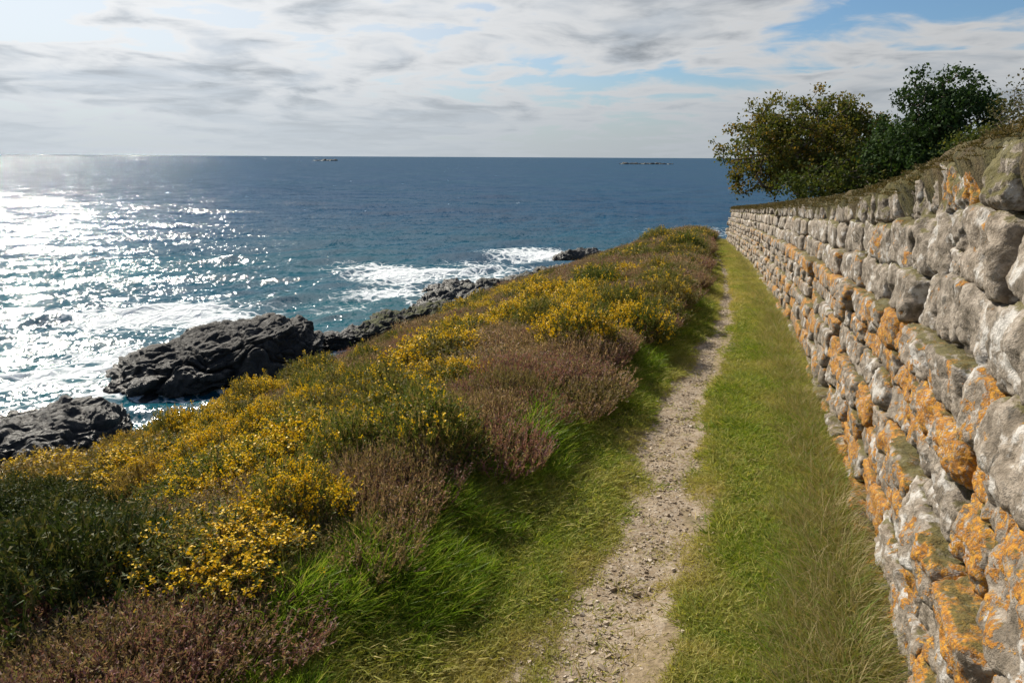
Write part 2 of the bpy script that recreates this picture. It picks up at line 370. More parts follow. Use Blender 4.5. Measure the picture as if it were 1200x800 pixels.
# 280 of the largest near chips are parts of their own
x, y, z, s, g = chips(280, 3, 1.2, 7.0, .012, .026)
sh = chip_shape(12, 5)
chip_meshes = [mesh('stone_chip', sh[v], CH_F, CHIP, smooth=False, attrs={'tint': np.full(10, (v*.37) % 1)}) for v in range(12)]
for i in range(280):
    o = link('stone_chip', chip_meshes[i % 12], path); o.location = (x[i], y[i], z[i]+.004); o.scale = (s[i], s[i], s[i]*.8)
    o.rotation_euler = (g.normal(0, .22), g.normal(0, .22), g.uniform(0, 6.28))
x, y, z, s, g = chips(15000, 4, 1.0, 32, .004, .013); s = s*(1+.05*y)
B = chip_shape(15000, 6)*s[:, None, None]; ra = g.uniform(0, 6.28, 15000); c_, s_ = np.cos(ra)[:, None], np.sin(ra)[:, None]
tl = g.normal(0, .25, (15000, 2))
B = np.stack([B[..., 0]*c_-B[..., 1]*s_, B[..., 0]*s_+B[..., 1]*c_, B[..., 2]*.8 + B[..., 0]*tl[:, :1]+B[..., 1]*tl[:, 1:]], -1) + np.stack([x, y, z+.002], -1)[:, None, :]
F = (CH_F[None]+np.arange(15000)[:, None, None]*10).reshape(-1, 3)
link('grit', mesh('grit', B.reshape(-1, 3), F, CHIP, smooth=False, attrs={'tint': np.repeat(g.uniform(0, 1, 15000), 10)}), path, kind='stuff')

# ------------------------------------------------------------------ cube-sphere used for stones and rocks
_cs = {}
def cubesphere(n):
    if n in _cs: return _cs[n]
    t = np.linspace(-1, 1, n+1); a, b = np.meshgrid(t, t, indexing='ij'); o = np.ones_like(a)
    pts = []; fs = []; off = 0
    for ax in range(3):
        for sg in (-1, 1):
            pp = [None]*3; pp[ax] = o*sg; pp[(ax+1) % 3] = a; pp[(ax+2) % 3] = b
            pts.append(np.stack(pp, -1).reshape(-1, 3)); f = gridF(n+1, n+1); fs.append((f if sg < 0 else f[:, ::-1])[:, ::-1]+off if False else (f[:, ::-1] if sg < 0 else f)+off); off += (n+1)**2
    Pq = np.concatenate(pts); Fq = np.concatenate(fs)
    key = np.round(Pq*n*4).astype(int); _, idx, inv = np.unique(key, axis=0, return_index=True, return_inverse=True)
    _cs[n] = (Pq[idx], inv.reshape(-1)[Fq]); return _cs[n]
def superbox(n, e):
    """rounded box: unit cube points pulled to a superellipsoid of exponent e"""
    Pc, Fc = cubesphere(n)
    r = (np.abs(Pc)**e).sum(1)**(1/e); return Pc/r[:, None], Fc

# ------------------------------------------------------------------ dry stone wall
STONE = mat_stone(); EARTH = mat_earth()
wy = np.concatenate([np.arange(-2.5, 30.0, .05)]); wl = np.stack([WALL(wy), wy], -1)
corner = wl[-1]; ext = corner + np.array([1.0, .12])[None, :]*np.arange(.05, 4.5, .05)[:, None]
wl = np.concatenate([wl, ext]); arc = np.concatenate([[0], np.cumsum(np.linalg.norm(np.diff(wl, axis=0), axis=1))])
def wpt(u): return np.stack([np.interp(u, arc, wl[:, 0]), np.interp(u, arc, wl[:, 1])], -1)
def wtan(u):
    d = wpt(u+.1)-wpt(u-.1); return d/np.linalg.norm(d, axis=-1, keepdims=True)
wall = link('dry_stone_wall', None, label='long granite dry stone wall with orange lichen and mossy top beside the path', cat='wall')
p0 = wpt(np.array([arc[0]]))[0]; wall.location = (p0[0], p0[1], float(ground(p0[0]-.3, p0[1])))
WLOC = np.array(wall.location)
def wbase(u):
    p = wpt(u); return EYE + BASEZ(p[..., 1])
def wh(u): return WALLH(wpt(u)[..., 1])
# course lines as fractions of the wall height, bottom to top (two tall courses under a small cope, as in the photograph)
CO = np.array([-.08, .03, .125, .22, .315, .41, .50, .60, .725, .865, .985])
stones = []; gs = np.random.default_rng(21)
U0, U1 = arc[0], arc[-1]
def bound(kk, u): return CO[kk] + (.020*n2(np.atleast_1d(u), kk*7.7, .9, 51+kk, 2)[0] if 0 < kk < 10 else 0)
for kk in range(10):
    u = U0 - gs.uniform(0, .3)
    while u < U1:
        hgt = (CO[kk+1]-CO[kk])*1.65
        L = hgt*gs.uniform(1.1, 2.6) if kk in (7, 8) else (gs.uniform(.13, .32) if kk == 9 else hgt*gs.uniform(1.4, 3.4))
        uc = u + L/2; b0, b1 = bound(kk, uc), bound(kk+1, uc)
        if kk < 9 and L < .30 and gs.uniform() < .18:      # two small stones in place of one
            mid = b0+(b1-b0)*gs.uniform(.4, .6); stones.append((uc, L, b0, mid, kk)); stones.append((uc, L, mid, b1, kk))
        else: stones.append((uc, L, b0, b1, kk))
        u += L
def stone_mesh(st, i, n):
    uc, L, b0, b1, kk = st; g = np.random.default_rng(1000+i)
    H = float(wh(np.array(uc))); bz = float(wbase(np.array(uc))); z0, z1 = bz+b0*H, bz+b1*H; h = z1-z0
    pc = wpt(np.array(uc)); T = wtan(np.array(uc)); N = np.array([-T[1], T[0]])
    Pu, Fu = superbox(n, g.uniform(5.0, 9.0))
    dep = g.uniform(.17, .20)
    Pl = Pu*np.array([L*.5*g.uniform(1.0, 1.04), dep, h*.5*g.uniform(1.01, 1.06)])
    # uneven block: taper and shear
    Pl[:, 0] += Pl[:, 2]*g.normal(0, .09); Pl[:, 2] += Pl[:, 0]*g.normal(0, .06)
    Pl[:, 2] *= 1 + Pl[:, 0]/L*g.normal(0, .13); Pl[:, 0] *= 1 + Pl[:, 2]/h*g.normal(0, .12)
    Pl[:, 1] *= 1 + Pl[:, 2]/h*g.normal(0, .12)
    sd_ = g.uniform(0, 100, 3); sm = min(L, h)
    nr = Pu/np.linalg.norm(Pu, axis=1, keepdims=True)
    d = .062*sm*fbm(Pl/sm*1.5+sd_, 3, 3)
    if n >= 8: d = d + .028*fbm(Pl*9+sd_, 5, 3)*min(1, sm/.2)
    if n >= 14:
        f1, f2, cid = worley(Pl*np.array([13, 13, 17])+sd_, 8); d = d + .010*(cid-.5)*sstep(0, .25, f2-f1) - .006*(1-sstep(0, .12, f2-f1)) + .008*fbm(Pl*46+sd_, 7, 2)
        f1, f2, cid = worley(Pl*5.5+sd_+20, 9); d = d + .030*(cid-.5)*sstep(0, .12, f2-f1)
    Pl = Pl + nr*d[:, None]
    # local: x along T, y along outward normal
    batter = .10*(1-(b0+b1)/2) - .11; prot = g.normal(0, .018) + (.025 if kk in (0, 3, 6) else -.01)
    cy = -dep + .02 + batter + prot
    Wx = pc[0] + T[0]*Pl[:, 0] + N[0]*(Pl[:, 1]+cy); Wy = pc[1] + T[1]*Pl[:, 0] + N[1]*(Pl[:, 1]+cy); Wz = (z0+z1)/2 + Pl[:, 2]
    c0 = np.array([pc[0]+N[0]*cy, pc[1]+N[1]*cy, (z0+z1)/2])
    Y = pc[1]
    li = np.clip((.62 if kk <= 6 else .12) - .024*max(0, Y-3) + g.normal(0, .24), -.5, 1.1)
    mo = np.clip({9: .75, 8: .25, 7: .12}.get(kk, .14) + g.normal(0, .14), -.2, 1)
    nv = len(Pl)
    return np.stack([Wx, Wy, Wz], -1), Fu, c0, {'tint': np.full(nv, np.clip(g.uniform()*.6 + .4*min(1, max(0, Y-6)/14), 0, 1)), 'lichen': np.full(nv, li+.03), 'moss': np.full(nv, mo)}
# order by apparent size: nearest visible first
def app(st):
    p = wpt(np.array(st[0])); H = float(wh(np.array(st[0]))); zz = float(wbase(np.array(st[0])))+(st[2]+st[3])/2*H
    u, v, f = project((p[0], p[1], zz)); vis = f > .3 and -150 < u < 1330 and -150 < v < 980
    return (0 if vis else 1, f if f > 0 else 99)
stones.sort(key=app)
rest = []
for i, st in enumerate(stones):
    near = i < 298; f = app(st)[1]; vis = app(st)[0] == 0
    n = (26 if f < 3.2 else 18 if f < 5.5 else 12 if f < 9 else 8) if vis and near else (7 if f < 16 else 5)
    V, F, c0, at = stone_mesh(st, i, n)
    if near:
        o = link('stone', mesh('stone', V-c0, F, STONE, attrs=at), wall); o.location = tuple(c0-WLOC)
    else: rest.append((V-WLOC, F, at))
off = 0; VV = []; FF = []; AT = {'tint': [], 'lichen': [], 'moss': []}
for V, F, at in rest:
    VV.append(V); FF.append(F+off); off += len(V)
    for kx in AT: AT[kx].append(at[kx])
link('small_stones', mesh('small_stones', np.concatenate(VV), np.concatenate(FF), STONE, attrs={kx: np.concatenate(v) for kx, v in AT.items()}), wall, kind='stuff')
# earth core and turf cap
uu = np.arange(U0, U1, .06); Pw = wpt(uu); T = wtan(uu); Nn = np.stack([-T[:, 1], T[:, 0]], -1); bz = wbase(uu); hh = wh(uu)
def strip(offs, zs, name, mat, nsm=0.0, seed=0):
    rows = []
    for o_, zf in zip(offs, zs):
        z_ = bz + zf*hh if not callable(zf) else zf(bz, hh); rows.append(np.stack([Pw[:, 0]+Nn[:, 0]*o_, Pw[:, 1]+Nn[:, 1]*o_, z_], -1))
    A = np.stack(rows, 1)
    if nsm: A[..., 2] += nsm*fbm(A.reshape(-1, 3)*3.1, seed, 4).reshape(A.shape[:2]); A[..., :2] += (Nn[:, None, :])*(nsm*.9*fbm(A.reshape(-1, 3)*4.3+9, seed+3, 4).reshape(A.shape[:2])[..., None])
    return link(name, mesh(name, A.reshape(-1, 3)-WLOC, gridF(len(uu), len(offs))[:, ::-1], mat), wall)
strip([-.06, -.10, -.16, -.55, -.62], [-.1, .5, .93, .93, .2], 'earth_core', EARTH)
def mat_moss():
    m, q = material('moss_turf', 1.0)
    n = q.noise(q.pos, 14, 5, .65); n3 = q.noise(q.pos, 2.2, 4, .6)
    c = q.ramp(n, [(.3, (.035, .030, .012)), (.5, (.085, .075, .022)), (.65, (.13, .105, .03)), (.8, (.20, .14, .05))])
    c = q.mix(q.math('MULTIPLY', q.rng(n3, .45, .65), .6), c, (.13, .085, .045)); q.put(q.b.inputs['Base Color'], c)
    q.put(q.b.inputs['Normal'], q.bump(q.noise(q.pos, 60, 4, .7), 1.0, .03)); return m
MOSS = mat_moss()
strip([-.14, -.10, -.07, -.10, -.18, -.28, -.42, -.56, -.66], [.88, .945, .985, 1.005, 1.015, 1.015, .995, .93, .8], 'turf_cap', MOSS, .08, 60)

# ------------------------------------------------------------------ shore rocks
SHORE = mat_shore()
def rock(label, c, dims, rz, seed, n=70, tilt=(0, 0), green=0.0, name='shore_rock', cat='rock', rough=1.0, flat=0.0, cell=1.0, e=2.6, group=None):
    Pu, Fu = superbox(n, e); dims = np.array(dims, float); Pl = Pu*dims
    g = np.random.default_rng(seed); so_ = g.uniform(0, 50, 3); sm = float(np.cbrt(np.prod(dims)))
    nr = Pu/dims; nr /= np.linalg.norm(nr, axis=1, keepdims=True)
    q = Pl/sm
    d = .34*sm*fbm(q*.9+so_, seed, 3)
    cells = np.array([.8, .8, 2.4])/cell
    wq = Pl + .5*cell*np.stack([fbm(Pl/cell*.7+so_+j*7, seed+j, 2) for j in range(3)], -1)
    f1, f2, cid = worley(wq*cells*.55+so_, seed); d = d + rough*cell*(.85*(cid-.5)*sstep(0, .3, f2-f1) - .22*(1-sstep(0, .14, f2-f1)))
    f1, f2, cid = worley(wq*cells*1.5+so_, seed+5); d = d + rough*cell*(.34*(cid-.5)*sstep(0, .3, f2-f1) - .10*(1-sstep(0, .16, f2-f1)))
    d = d + rough*cell*.22*fbm(Pl/cell*2.7+so_, seed+2, 4)
    Pl = Pl + nr*d[:, None]*np.array([1, 1, .75])
    # tilt (dipping slab) then turn
    Pl[:, 2] += Pl[:, 0]*tilt[0] + Pl[:, 1]*tilt[1]
    ca, sa = math.cos(rz), math.sin(rz); X = Pl[:, 0]*ca-Pl[:, 1]*sa; Y = Pl[:, 0]*sa+Pl[:, 1]*ca
    return link(name, mesh(name, np.stack([X, Y, Pl[:, 2]], -1), Fu, SHORE, attrs={'green': np.full(len(Pl), green)}), loc=tuple(c), label=label, cat=cat, group=group)
def rk(u, v, z, *a, **kw):      # placed where the pixel's ray meets height z
    p = at_level(u, v, z); return p
ROCKS = []
def shore(label, u, v, dims, rz, seed, z=0.0, **kw):
    p = at_level(u, v, 0.0); p[2] = z; rock(label, p, dims, rz, seed, **kw); ROCKS.append((p[0], p[1], max(dims[0], dims[1])))
shore('massive dark domed sea rock washed by foam on its seaward side', 268, 432, (5.6, 3.3, 2.2), R(30), 11, z=.2, n=120, tilt=(.10, .04), cell=1.25)
shore('low dark skerry tongue at the foot of the domed rock, foam around its tip', 190, 447, (3.0, 1.3, .7), R(33), 12, z=.0, n=80, tilt=(.12, 0), cell=.9)
shore('small low outlier rock behind the domed rock among white foam', 243, 392, (1.7, .8, .7), R(15), 13, z=.05, n=50, cell=.6)
shore('broad low dark rock shelf beyond the yellow gorse, wet and layered', 18, 516, (4.4, 2.8, .9), R(22), 14, z=.0, n=110, tilt=(.02, .05), cell=1.1)
shore('small dark boulder wedged between the domed rock and the green ledge', 397, 410, (1.2, 1.0, 1.0), R(10), 15, z=.2, n=50, cell=.6)
shore('second small dark boulder beside the green ledge at the slope foot', 424, 402, (1.3, 1.0, .8), R(40), 16, z=.4, n=50, cell=.6)
shore('green-topped rock ledge running along the foot of the slope', 488, 394, (5.4, 2.2, 1.5), R(52), 17, z=.6, n=110, green=1.0, tilt=(.0, -.10), cell=1.0)
shore('long grey rock spit reaching out toward the breaking surf', 570, 345, (8.6, 2.6, .85), R(52), 18, z=.0, n=120, green=.25, tilt=(.03, 0), cell=1.3)
shore('grey rock point below the far grassy slope, beyond the spit', 640, 327, (6, 2.0, .7), R(62), 19, z=.1, n=80, green=.35, cell=1.3)
shore('small dark rock at the tip of the headland amid white surf', 683, 303, (4.0, 1.8, .9), R(30), 20, z=.1, n=50, cell=1.0)
shore('flat wet rock at the seaward tip of the long spit', 528, 342, (3.0, 1.4, .6), R(35), 26, z=.1, n=60, cell=.8)
# islets near the horizon
shore('low dark rocky islet near the horizon, smaller of the two', 381, 188.5, (30, 16, 1.7), 0, 22, z=.1, n=50, name='rocky_islet', cat='islet', cell=6)
shore('long low rocky reef near the horizon, wider of the two', 757, 192.5, (52, 14, 1.0), R(4), 23, z=.0, n=60, name='rocky_islet', cat='islet', cell=6)

# ------------------------------------------------------------------ sea
th = np.concatenate([np.geomspace(.016, .25, 26), np.linspace(.25, 6, 190)[1:], np.linspace(6, 34, 430)[1:]])*math.pi/180
rr = (EYE/np.tan(th))[::-1]; az = np.linspace(R(-68), R(52), 500)
RR, AZ = np.meshgrid(rr, az, indexing='ij'); SX = RR*np.sin(AZ); SY = RR*np.cos(AZ)
dr = np.gradient(rr)[:, None]; sp = np.maximum(dr, RR*(az[1]-az[0]))
SZ = np.zeros_like(SX); OX = np.zeros_like(SX); OY = np.zeros_like(SX)
gw = np.random.default_rng(5)
for i in range(46):
    lam = 1.1*(22/1.1)**(i/45.); a = R(150)+gw.normal(0, .42)           # swell rolling in from the open sea towards the shore
    amp = .0085*lam*(1.0 if lam < 6 else .6); kx = 2*math.pi/lam; ph = gw.uniform(0, 6.28)
    fade = sstep(2.0, 4.5, lam/sp)*amp
    arg = kx*(SX*math.sin(a)+SY*math.cos(a)) + ph + 1.2*n2(SX.ravel()[::1], SY.ravel(), .02, 70, 1).reshape(SX.shape) if i % 6 == 0 else kx*(SX*math.sin(a)+SY*math.cos(a)) + ph
    SZ += fade*np.sin(arg); OX -= fade*.7*math.sin(a)*np.cos(arg)*-1; OY -= fade*.7*math.cos(a)*np.cos(arg)*-1
# foam where the swell breaks on rock: measured patches plus a fringe round every rock
foam = np.zeros_like(SX)
def patch(u, v, lx, ly, rot, amt):
    global foam
    p = at_level(u, v, 0); dx_, dy_ = SX-p[0], SY-p[1]; c, s = math.cos(rot), math.sin(rot)
    q = ((dx_*c+dy_*s)/lx)**2 + ((-dx_*s+dy_*c)/ly)**2; foam = np.maximum(foam, amt*np.exp(-q*1.2))
patch(185, 368, 10, 6.5, R(10), 1.0); patch(110, 432, 9, 3.5, R(10), .9); patch(120, 385, 9, 2.6, R(-4), .72); patch(255, 372, 7, 3.5, R(20), .95); patch(60, 410, 6, 2, 0, .45)
patch(150, 415, 7.5, 2.6, R(12), .93); patch(75, 437, 8, 2.6, R(8), .9); patch(15, 455, 7, 2.0, 0, .85); patch(150, 462, 4.5, 1.8, R(20), .9); patch(60, 345, 7, 2, 0, .45); patch(230, 345, 9, 2.0, 0, .5)
patch(440, 314, 10, 6.5, R(-35), .85); patch(475, 322, 9, 9, R(20), .98); patch(520, 320, 13, 5, R(25), .9); patch(455, 342, 8, 5, R(35), .85); patch(500, 345, 5, 3, R(30), .85)
patch(405, 362, 7, 6, R(30), .55); patch(410, 390, 2.5, 2, 0, .75); patch(580, 306, 12, 4, R(10), .72); patch(645, 297, 13, 8, R(5), .98); patch(690, 296, 11, 4, 0, .85); patch(560, 325, 7, 3, R(30), .8); patch(820, 272, 20, 16, 0, .6)
patch(330, 358, 8, 3, R(15), .5); patch(590, 235, 22, 9, 0, .40); patch(700, 205, 60, 26, 0, .40); patch(540, 232, 30, 8, 0, .36)
for (x_, y_, r_) in ROCKS[:11]:
    foam = np.maximum(foam, .62*np.exp(-(np.maximum(np.hypot(SX-x_, SY-y_)-r_*.85, 0)/1.6)**2))
SZ = SZ + .10*foam*n2(SX.ravel(), SY.ravel(), .8, 77, 2).reshape(SX.shape)
V = np.stack([SX+OX, SY+OY, SZ], -1).reshape(-1, 3)
link('sea', mesh('sea', V, gridF(len(rr), len(az))[:, ::-1], mat_sea(), attrs={'foam': foam.ravel()}), kind='structure')

# ------------------------------------------------------------------ vegetation materials
def leaf_mat(name, stops, trans=.45, rough=.6, patchy=None, tip=None, dry=None, sat=1.0):
    """stops: colour ramp over the per-sprig random value; tip: colour mixed in towards the tip (attribute 't')"""
    m, q = material(name, rough)
    r = q.attr('rnd'); ins = q.attr('tint', 'INSTANCER'); oi = q.new('ShaderNodeObjectInfo').outputs['Random']
    v = q.math('FRACT', q.math('ADD', q.math('MULTIPLY', r, .8), q.math('MULTIPLY', oi, .35)))
    c = q.ramp(v, stops)
    if patchy: c = q.mix(q.math('MULTIPLY', q.rng(q.noise(q.pos, patchy[0], 3, .55), patchy[1], patchy[2]), patchy[4] if len(patchy) > 4 else .8), c, patchy[3])
    if dry: c = q.mix(q.math('MULTIPLY', q.rng(ins, .0, 1.0, smooth=False), .9), c, dry)
    if tip: c = q.mix(q.math('MULTIPLY', q.math('POWER', q.attr('t'), 1.6), tip[1]), c, tip[0])
    q.put(q.b.inputs['Base Color'], c); q.b.inputs['Specular IOR Level'].default_value = .2
    tr = q.new('ShaderNodeBsdfTranslucent'); q.put(tr.inputs['Color'], q.mix(1.0, c, (1.0, 1.0, .55), 'MULTIPLY') if trans else c)
    mx = q.new('ShaderNodeMixShader'); mx.inputs[0].default_value = trans
    q.l.new(q.b.outputs[0], mx.inputs[1]); q.l.new(tr.outputs[0], mx.inputs[2]); q.l.new(mx.outputs[0], q.out.inputs[0])
    return m
M_LAWN = leaf_mat('short_grass', [(0, (0.077, 0.143, 0.015)), (.35, (0.176, 0.253, 0.026)), (.7, (0.319, 0.363, 0.050)), (.88, (0.418, 0.396, 0.088)), (1, (0.638, 0.528, 0.242))], .45, rough=.7, dry=(.52, .42, .17))
M_LONG = leaf_mat('lush_grass', [(0, (0.113, 0.205, 0.018)), (.45, (0.172, 0.290, 0.026)), (.8, (0.264, 0.356, 0.047)), (.92, (0.396, 0.383, 0.106)), (1, (0.607, 0.528, 0.238))], .5, rough=.45)
M_DRY = leaf_mat('dry_grass', [(0, (.16, .19, .04)), (.35, (.25, .23, .07)), (.7, (.42, .33, .18)), (.8, (.18, .24, .04)), (1, (.16, .24, .04))], .4)
M_GORSE = leaf_mat('gorse_spines', [(0, (0.049, 0.082, 0.019)), (.35, (0.094, 0.130, 0.029)), (.65, (0.162, 0.170, 0.042)), (.85, (0.276, 0.211, 0.073)), (1, (0.389, 0.276, 0.130))], .38, rough=.6, patchy=(.55, .45, .62, (.16, .12, .045), .55))
M_BROWN = leaf_mat('browned_gorse_spines', [(0, (.094, .094, .025)), (.3, (.16, .13, .038)), (.6, (.275, .19, .056)), (.85, (.375, .25, .088)), (1, (.45, .30, .14))], .38)
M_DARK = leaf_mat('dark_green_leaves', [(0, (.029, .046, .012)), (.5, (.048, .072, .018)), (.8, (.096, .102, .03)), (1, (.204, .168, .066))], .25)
M_FLOWER = leaf_mat('gorse_petals', [(0, (.78, .44, .010)), (.5, (.84, .54, .014)), (1, (.88, .64, .04))], .25, rough=.5)
M_HEATH = leaf_mat('heather_sprigs', [(0, (.12, .075, .058)), (.3, (.22, .135, .105)), (.5, (.17, .155, .055)), (.75, (.36, .225, .18)), (1, (.56, .40, .31))], .36, rough=.75, patchy=(.8, .45, .62, (.13, .135, .04), .45))
M_PURPLE = leaf_mat('faded_heather_sprigs', [(0, (0.125, 0.056, 0.062)), (.35, (0.237, 0.112, 0.119)), (.65, (0.338, 0.188, 0.181)), (.85, (0.163, 0.163, 0.062)), (1, (0.525, 0.388, 0.325))], .38, rough=.75)
M_WOOD = leaf_mat('woody_stem', [(0, (.055, .04, .028)), (.6, (.12, .095, .07)), (1, (.22, .19, .155))], 0.0, rough=.85)
M_SLOPE = leaf_mat('slope_herbs', [(0, (0.108, 0.115, 0.029)), (.4, (0.166, 0.159, 0.043)), (.75, (0.230, 0.194, 0.071)), (1, (0.345, 0.245, 0.129))], .3, patchy=(.35, .42, .6, (.10, .13, .028), .8))
M_TURFTOP = leaf_mat('moss_tuft', [(0, (.045, .045, .014)), (.4, (.09, .08, .022)), (.75, (.15, .11, .035)), (1, (.26, .18, .08))], .2)

# ------------------------------------------------------------------ sprig geometry (vectorised)
def blades(base, direc, length, width, segs=3, droop=.3, seed=0, face=None):
    """ribbons tapering to a point. base,direc (N,3) -> V,F,t,rnd"""
    g = np.random.default_rng(seed); N = len(base); direc = direc/np.linalg.norm(direc, axis=1, keepdims=True)
    side = np.cross(direc, g.normal(0, 1, (N, 3))); side /= np.linalg.norm(side, axis=1, keepdims=True)
    ts = np.linspace(0, 1, segs+1); V = np.zeros((N, 2*segs+1, 3)); tt = np.zeros((N, 2*segs+1))
    hor = direc*np.array([1, 1, 0]) + g.normal(0, .15, (N, 3))*np.array([1, 1, 0])
    for i, t in enumerate(ts):
        c = base + direc*(length*t)[:, None] + (hor*droop - np.array([0, 0, droop*.55]))*(length*t*t)[:, None]
        if i < segs:
            wv = (width*(1-t*.75))[:, None]*.5*side if np.ndim(width) else width*(1-t*.75)*.5*side
            V[:, 2*i] = c-wv; V[:, 2*i+1] = c+wv; tt[:, 2*i:2*i+2] = t
        else: V[:, 2*i] = c; tt[:, 2*i] = 1
    f = []
    for i in range(segs-1): a = 2*i; f += [[a, a+1, a+3], [a, a+3, a+2]]
    a = 2*(segs-1); f.append([a, a+1, a+2])
    F = (np.array(f)[None]+np.arange(N)[:, None, None]*(2*segs+1)).reshape(-1, 3)
    return V.reshape(-1, 3), F, tt.ravel(), np.repeat(g.uniform(0, 1, N), 2*segs+1)
def join(parts):
    V = []; F = []; T = []; Rn = []; off = 0
    for v, f, t, r in parts: V.append(v); F.append(f+off); T.append(t); Rn.append(r); off += len(v)
    return np.concatenate(V), np.concatenate(F), np.concatenate(T), np.concatenate(Rn)
def bmesh_(name, parts, mat, smooth=True):
    V, F, T, Rn = join(parts); return mesh(name, V, F, mat, smooth, {'t': T, 'rnd': Rn})
def dirs(g, N, up=1.0, spread=1.0):
    d = g.normal(0, spread, (N, 3)); d[:, 2] = up + np.abs(d[:, 2])*.4; return d/np.linalg.norm(d, axis=1, keepdims=True)
def leaves(c, size, g, aspect=.6, normal=None, up=.3):
    """small diamond leaves, two triangles each"""
    N = len(c); a = g.normal(0, 1, (N, 3)); a /= np.linalg.norm(a, axis=1, keepdims=True); n = g.normal(0, 1, (N, 3)); n[:, 2] += up
    b = np.cross(a, n); b /= np.linalg.norm(b, axis=1, keepdims=True); s = size if np.ndim(size) else np.full(N, size); s = s[:, None]
    V = np.stack([c-a*s*.5, c+b*s*aspect*.5, c+a*s*.5, c-b*s*aspect*.5], 1)
    F = (np.array([[0, 1, 2], [0, 2, 3]])[None]+np.arange(N)[:, None, None]*4).reshape(-1, 3)
    return V.reshape(-1, 3), F, np.tile([0, .5, 1, .5], N), np.repeat(g.uniform(0, 1, N), 4)

# tufts for the scattered ground cover
def tuft(name, n, rad, lmin, lmax, wid, up, droop, mat, seed, segs=3, spread=1.0):
    g = np.random.default_rng(seed); a = g.uniform(0, 6.28, n); r = rad*np.sqrt(g.uniform(0, 1, n))
    b = np.stack([r*np.cos(a), r*np.sin(a), np.full(n, -.005)], -1); d = dirs(g, n, up, .35*spread); d[:, :2] += b[:, :2]/rad*.35*spread
    return mesh(name, *(lambda q: (q[0], q[1]))(bl := blades(b, d, g.uniform(lmin, lmax, n), wid, segs, droop, seed)), mat, True, {'t': bl[2], 'rnd': bl[3]})

def scatter(name, protos, P, rotz, scale, idx, tint, kind='stuff', label=None, cat=None, parent=None, tilt=None):
    """one object of kind stuff: prototype meshes instanced on points by geometry nodes"""
    N = len(P); me = bpy.data.meshes.new(name); me.vertices.add(N); me.vertices.foreach_set('co', np.ascontiguousarray(P, np.float32).ravel())
    def at(nm, typ, val, key='value'):
        a = me.attributes.new(nm, typ, 'POINT'); a.data.foreach_set(key, np.ascontiguousarray(val).ravel())
    rot = np.zeros((N, 3), np.float32); rot[:, 2] = rotz
    if tilt is not None: rot[:, :2] = tilt
    at('rot', 'FLOAT_VECTOR', rot, 'vector'); at('scl', 'FLOAT', np.asarray(scale, np.float32)); at('idx', 'INT', np.asarray(idx, np.int32)); at('tint', 'FLOAT', np.asarray(tint, np.float32))
    o = link(name, me, parent, label, cat, None, kind)
    ng = bpy.data.node_groups.new(name, 'GeometryNodeTree')
    ng.interface.new_socket('Geometry', in_out='INPUT', socket_type='NodeSocketGeometry'); ng.interface.new_socket('Geometry', in_out='OUTPUT', socket_type='NodeSocketGeometry')
    gi = ng.nodes.new('NodeGroupInput'); go = ng.nodes.new('NodeGroupOutput'); ip = ng.nodes.new('GeometryNodeInstanceOnPoints'); jn = ng.nodes.new('GeometryNodeGeometryToInstance')
    for pm in reversed(protos):
        po = bpy.data.objects.new(pm.name, pm); oi = ng.nodes.new('GeometryNodeObjectInfo'); oi.inputs['Object'].default_value = po
        ng.links.new(oi.outputs['Geometry'], jn.inputs[0])
    def na(nm, typ):
        a = ng.nodes.new('GeometryNodeInputNamedAttribute'); a.data_type = typ; a.inputs['Name'].default_value = nm; return a.outputs['Attribute']
    ng.links.new(gi.outputs[0], ip.inputs['Points']); ng.links.new(jn.outputs[0], ip.inputs['Instance']); ip.inputs['Pick Instance'].default_value = True
    ng.links.new(na('idx', 'INT'), ip.inputs['Instance Index'])
    e2r = ng.nodes.new('FunctionNodeEulerToRotation'); ng.links.new(na('rot', 'FLOAT_VECTOR'), e2r.inputs[0]); ng.links.new(e2r.outputs[0], ip.inputs['Rotation'])
    ng.links.new(na('scl', 'FLOAT'), ip.inputs['Scale']); ng.links.new(ip.outputs[0], go.inputs[0])
    md = o.modifiers.new('scatter', 'NODES'); md.node_group = ng
    return o

def corridor(N, seed, y0, y1, pw):
    """random points between bank foot and wall foot, denser near the camera"""
    g = np.random.default_rng(seed); y = y0*(y1/y0)**(g.uniform(0, 1, N)**pw); return g, y
# ---- short turf: covers the corridor except the worn path
lawn_protos = [tuft('grass_tuft', 26, .055, .018, .060, .0055, .6, .5, M_LAWN, 100+i, 2, 1.8) for i in range(5)] + [tuft('grass_tuft', 30, .06, .03, .085, .0040, .8, .6, M_LAWN, 110+i, 3, 1.2) for i in range(3)]
N = 64000; g, y = corridor(N, 31, 1.0, 32, 1.25)
b0, b1 = BANK(y)-.7, WALL(y)-.02; x = b0+(b1-b0)*g.uniform(0, 1, N)
dpx = np.abs(x-PATHX(y))/path_half(y)
bare = n2(x, y, 1.9, 81, 3); keep = g.uniform(0, 1, N) < np.clip(sstep(.5, 1.25, dpx + 1.2*bare), .05, 1)
keep &= g.uniform(0, 1, N) < 1-.55*sstep(.15, .5, n2(x, y, 1.1, 83, 3))*sstep(2.6, 1.3, dpx)
x, y, dpx = x[keep], y[keep], dpx[keep]; N = len(x)
wd = WALL(y)-x
tint = np.clip(.10 + .85*n2(x, y, 1.6, 82, 4) + .5*n2(x, y, 7, 84, 2) + .35*sstep(2.2, 1.0, dpx) + .30*sstep(7, 15, y) + .35*sstep(.55, .1, wd), 0, 1)
sc = g.uniform(.55, 1.35, N)*(1+.5*n2(x, y, 3.0, 85, 2))*(1+.035*np.maximum(y-4, 0))*np.where(dpx < 1.4, .7, 1)
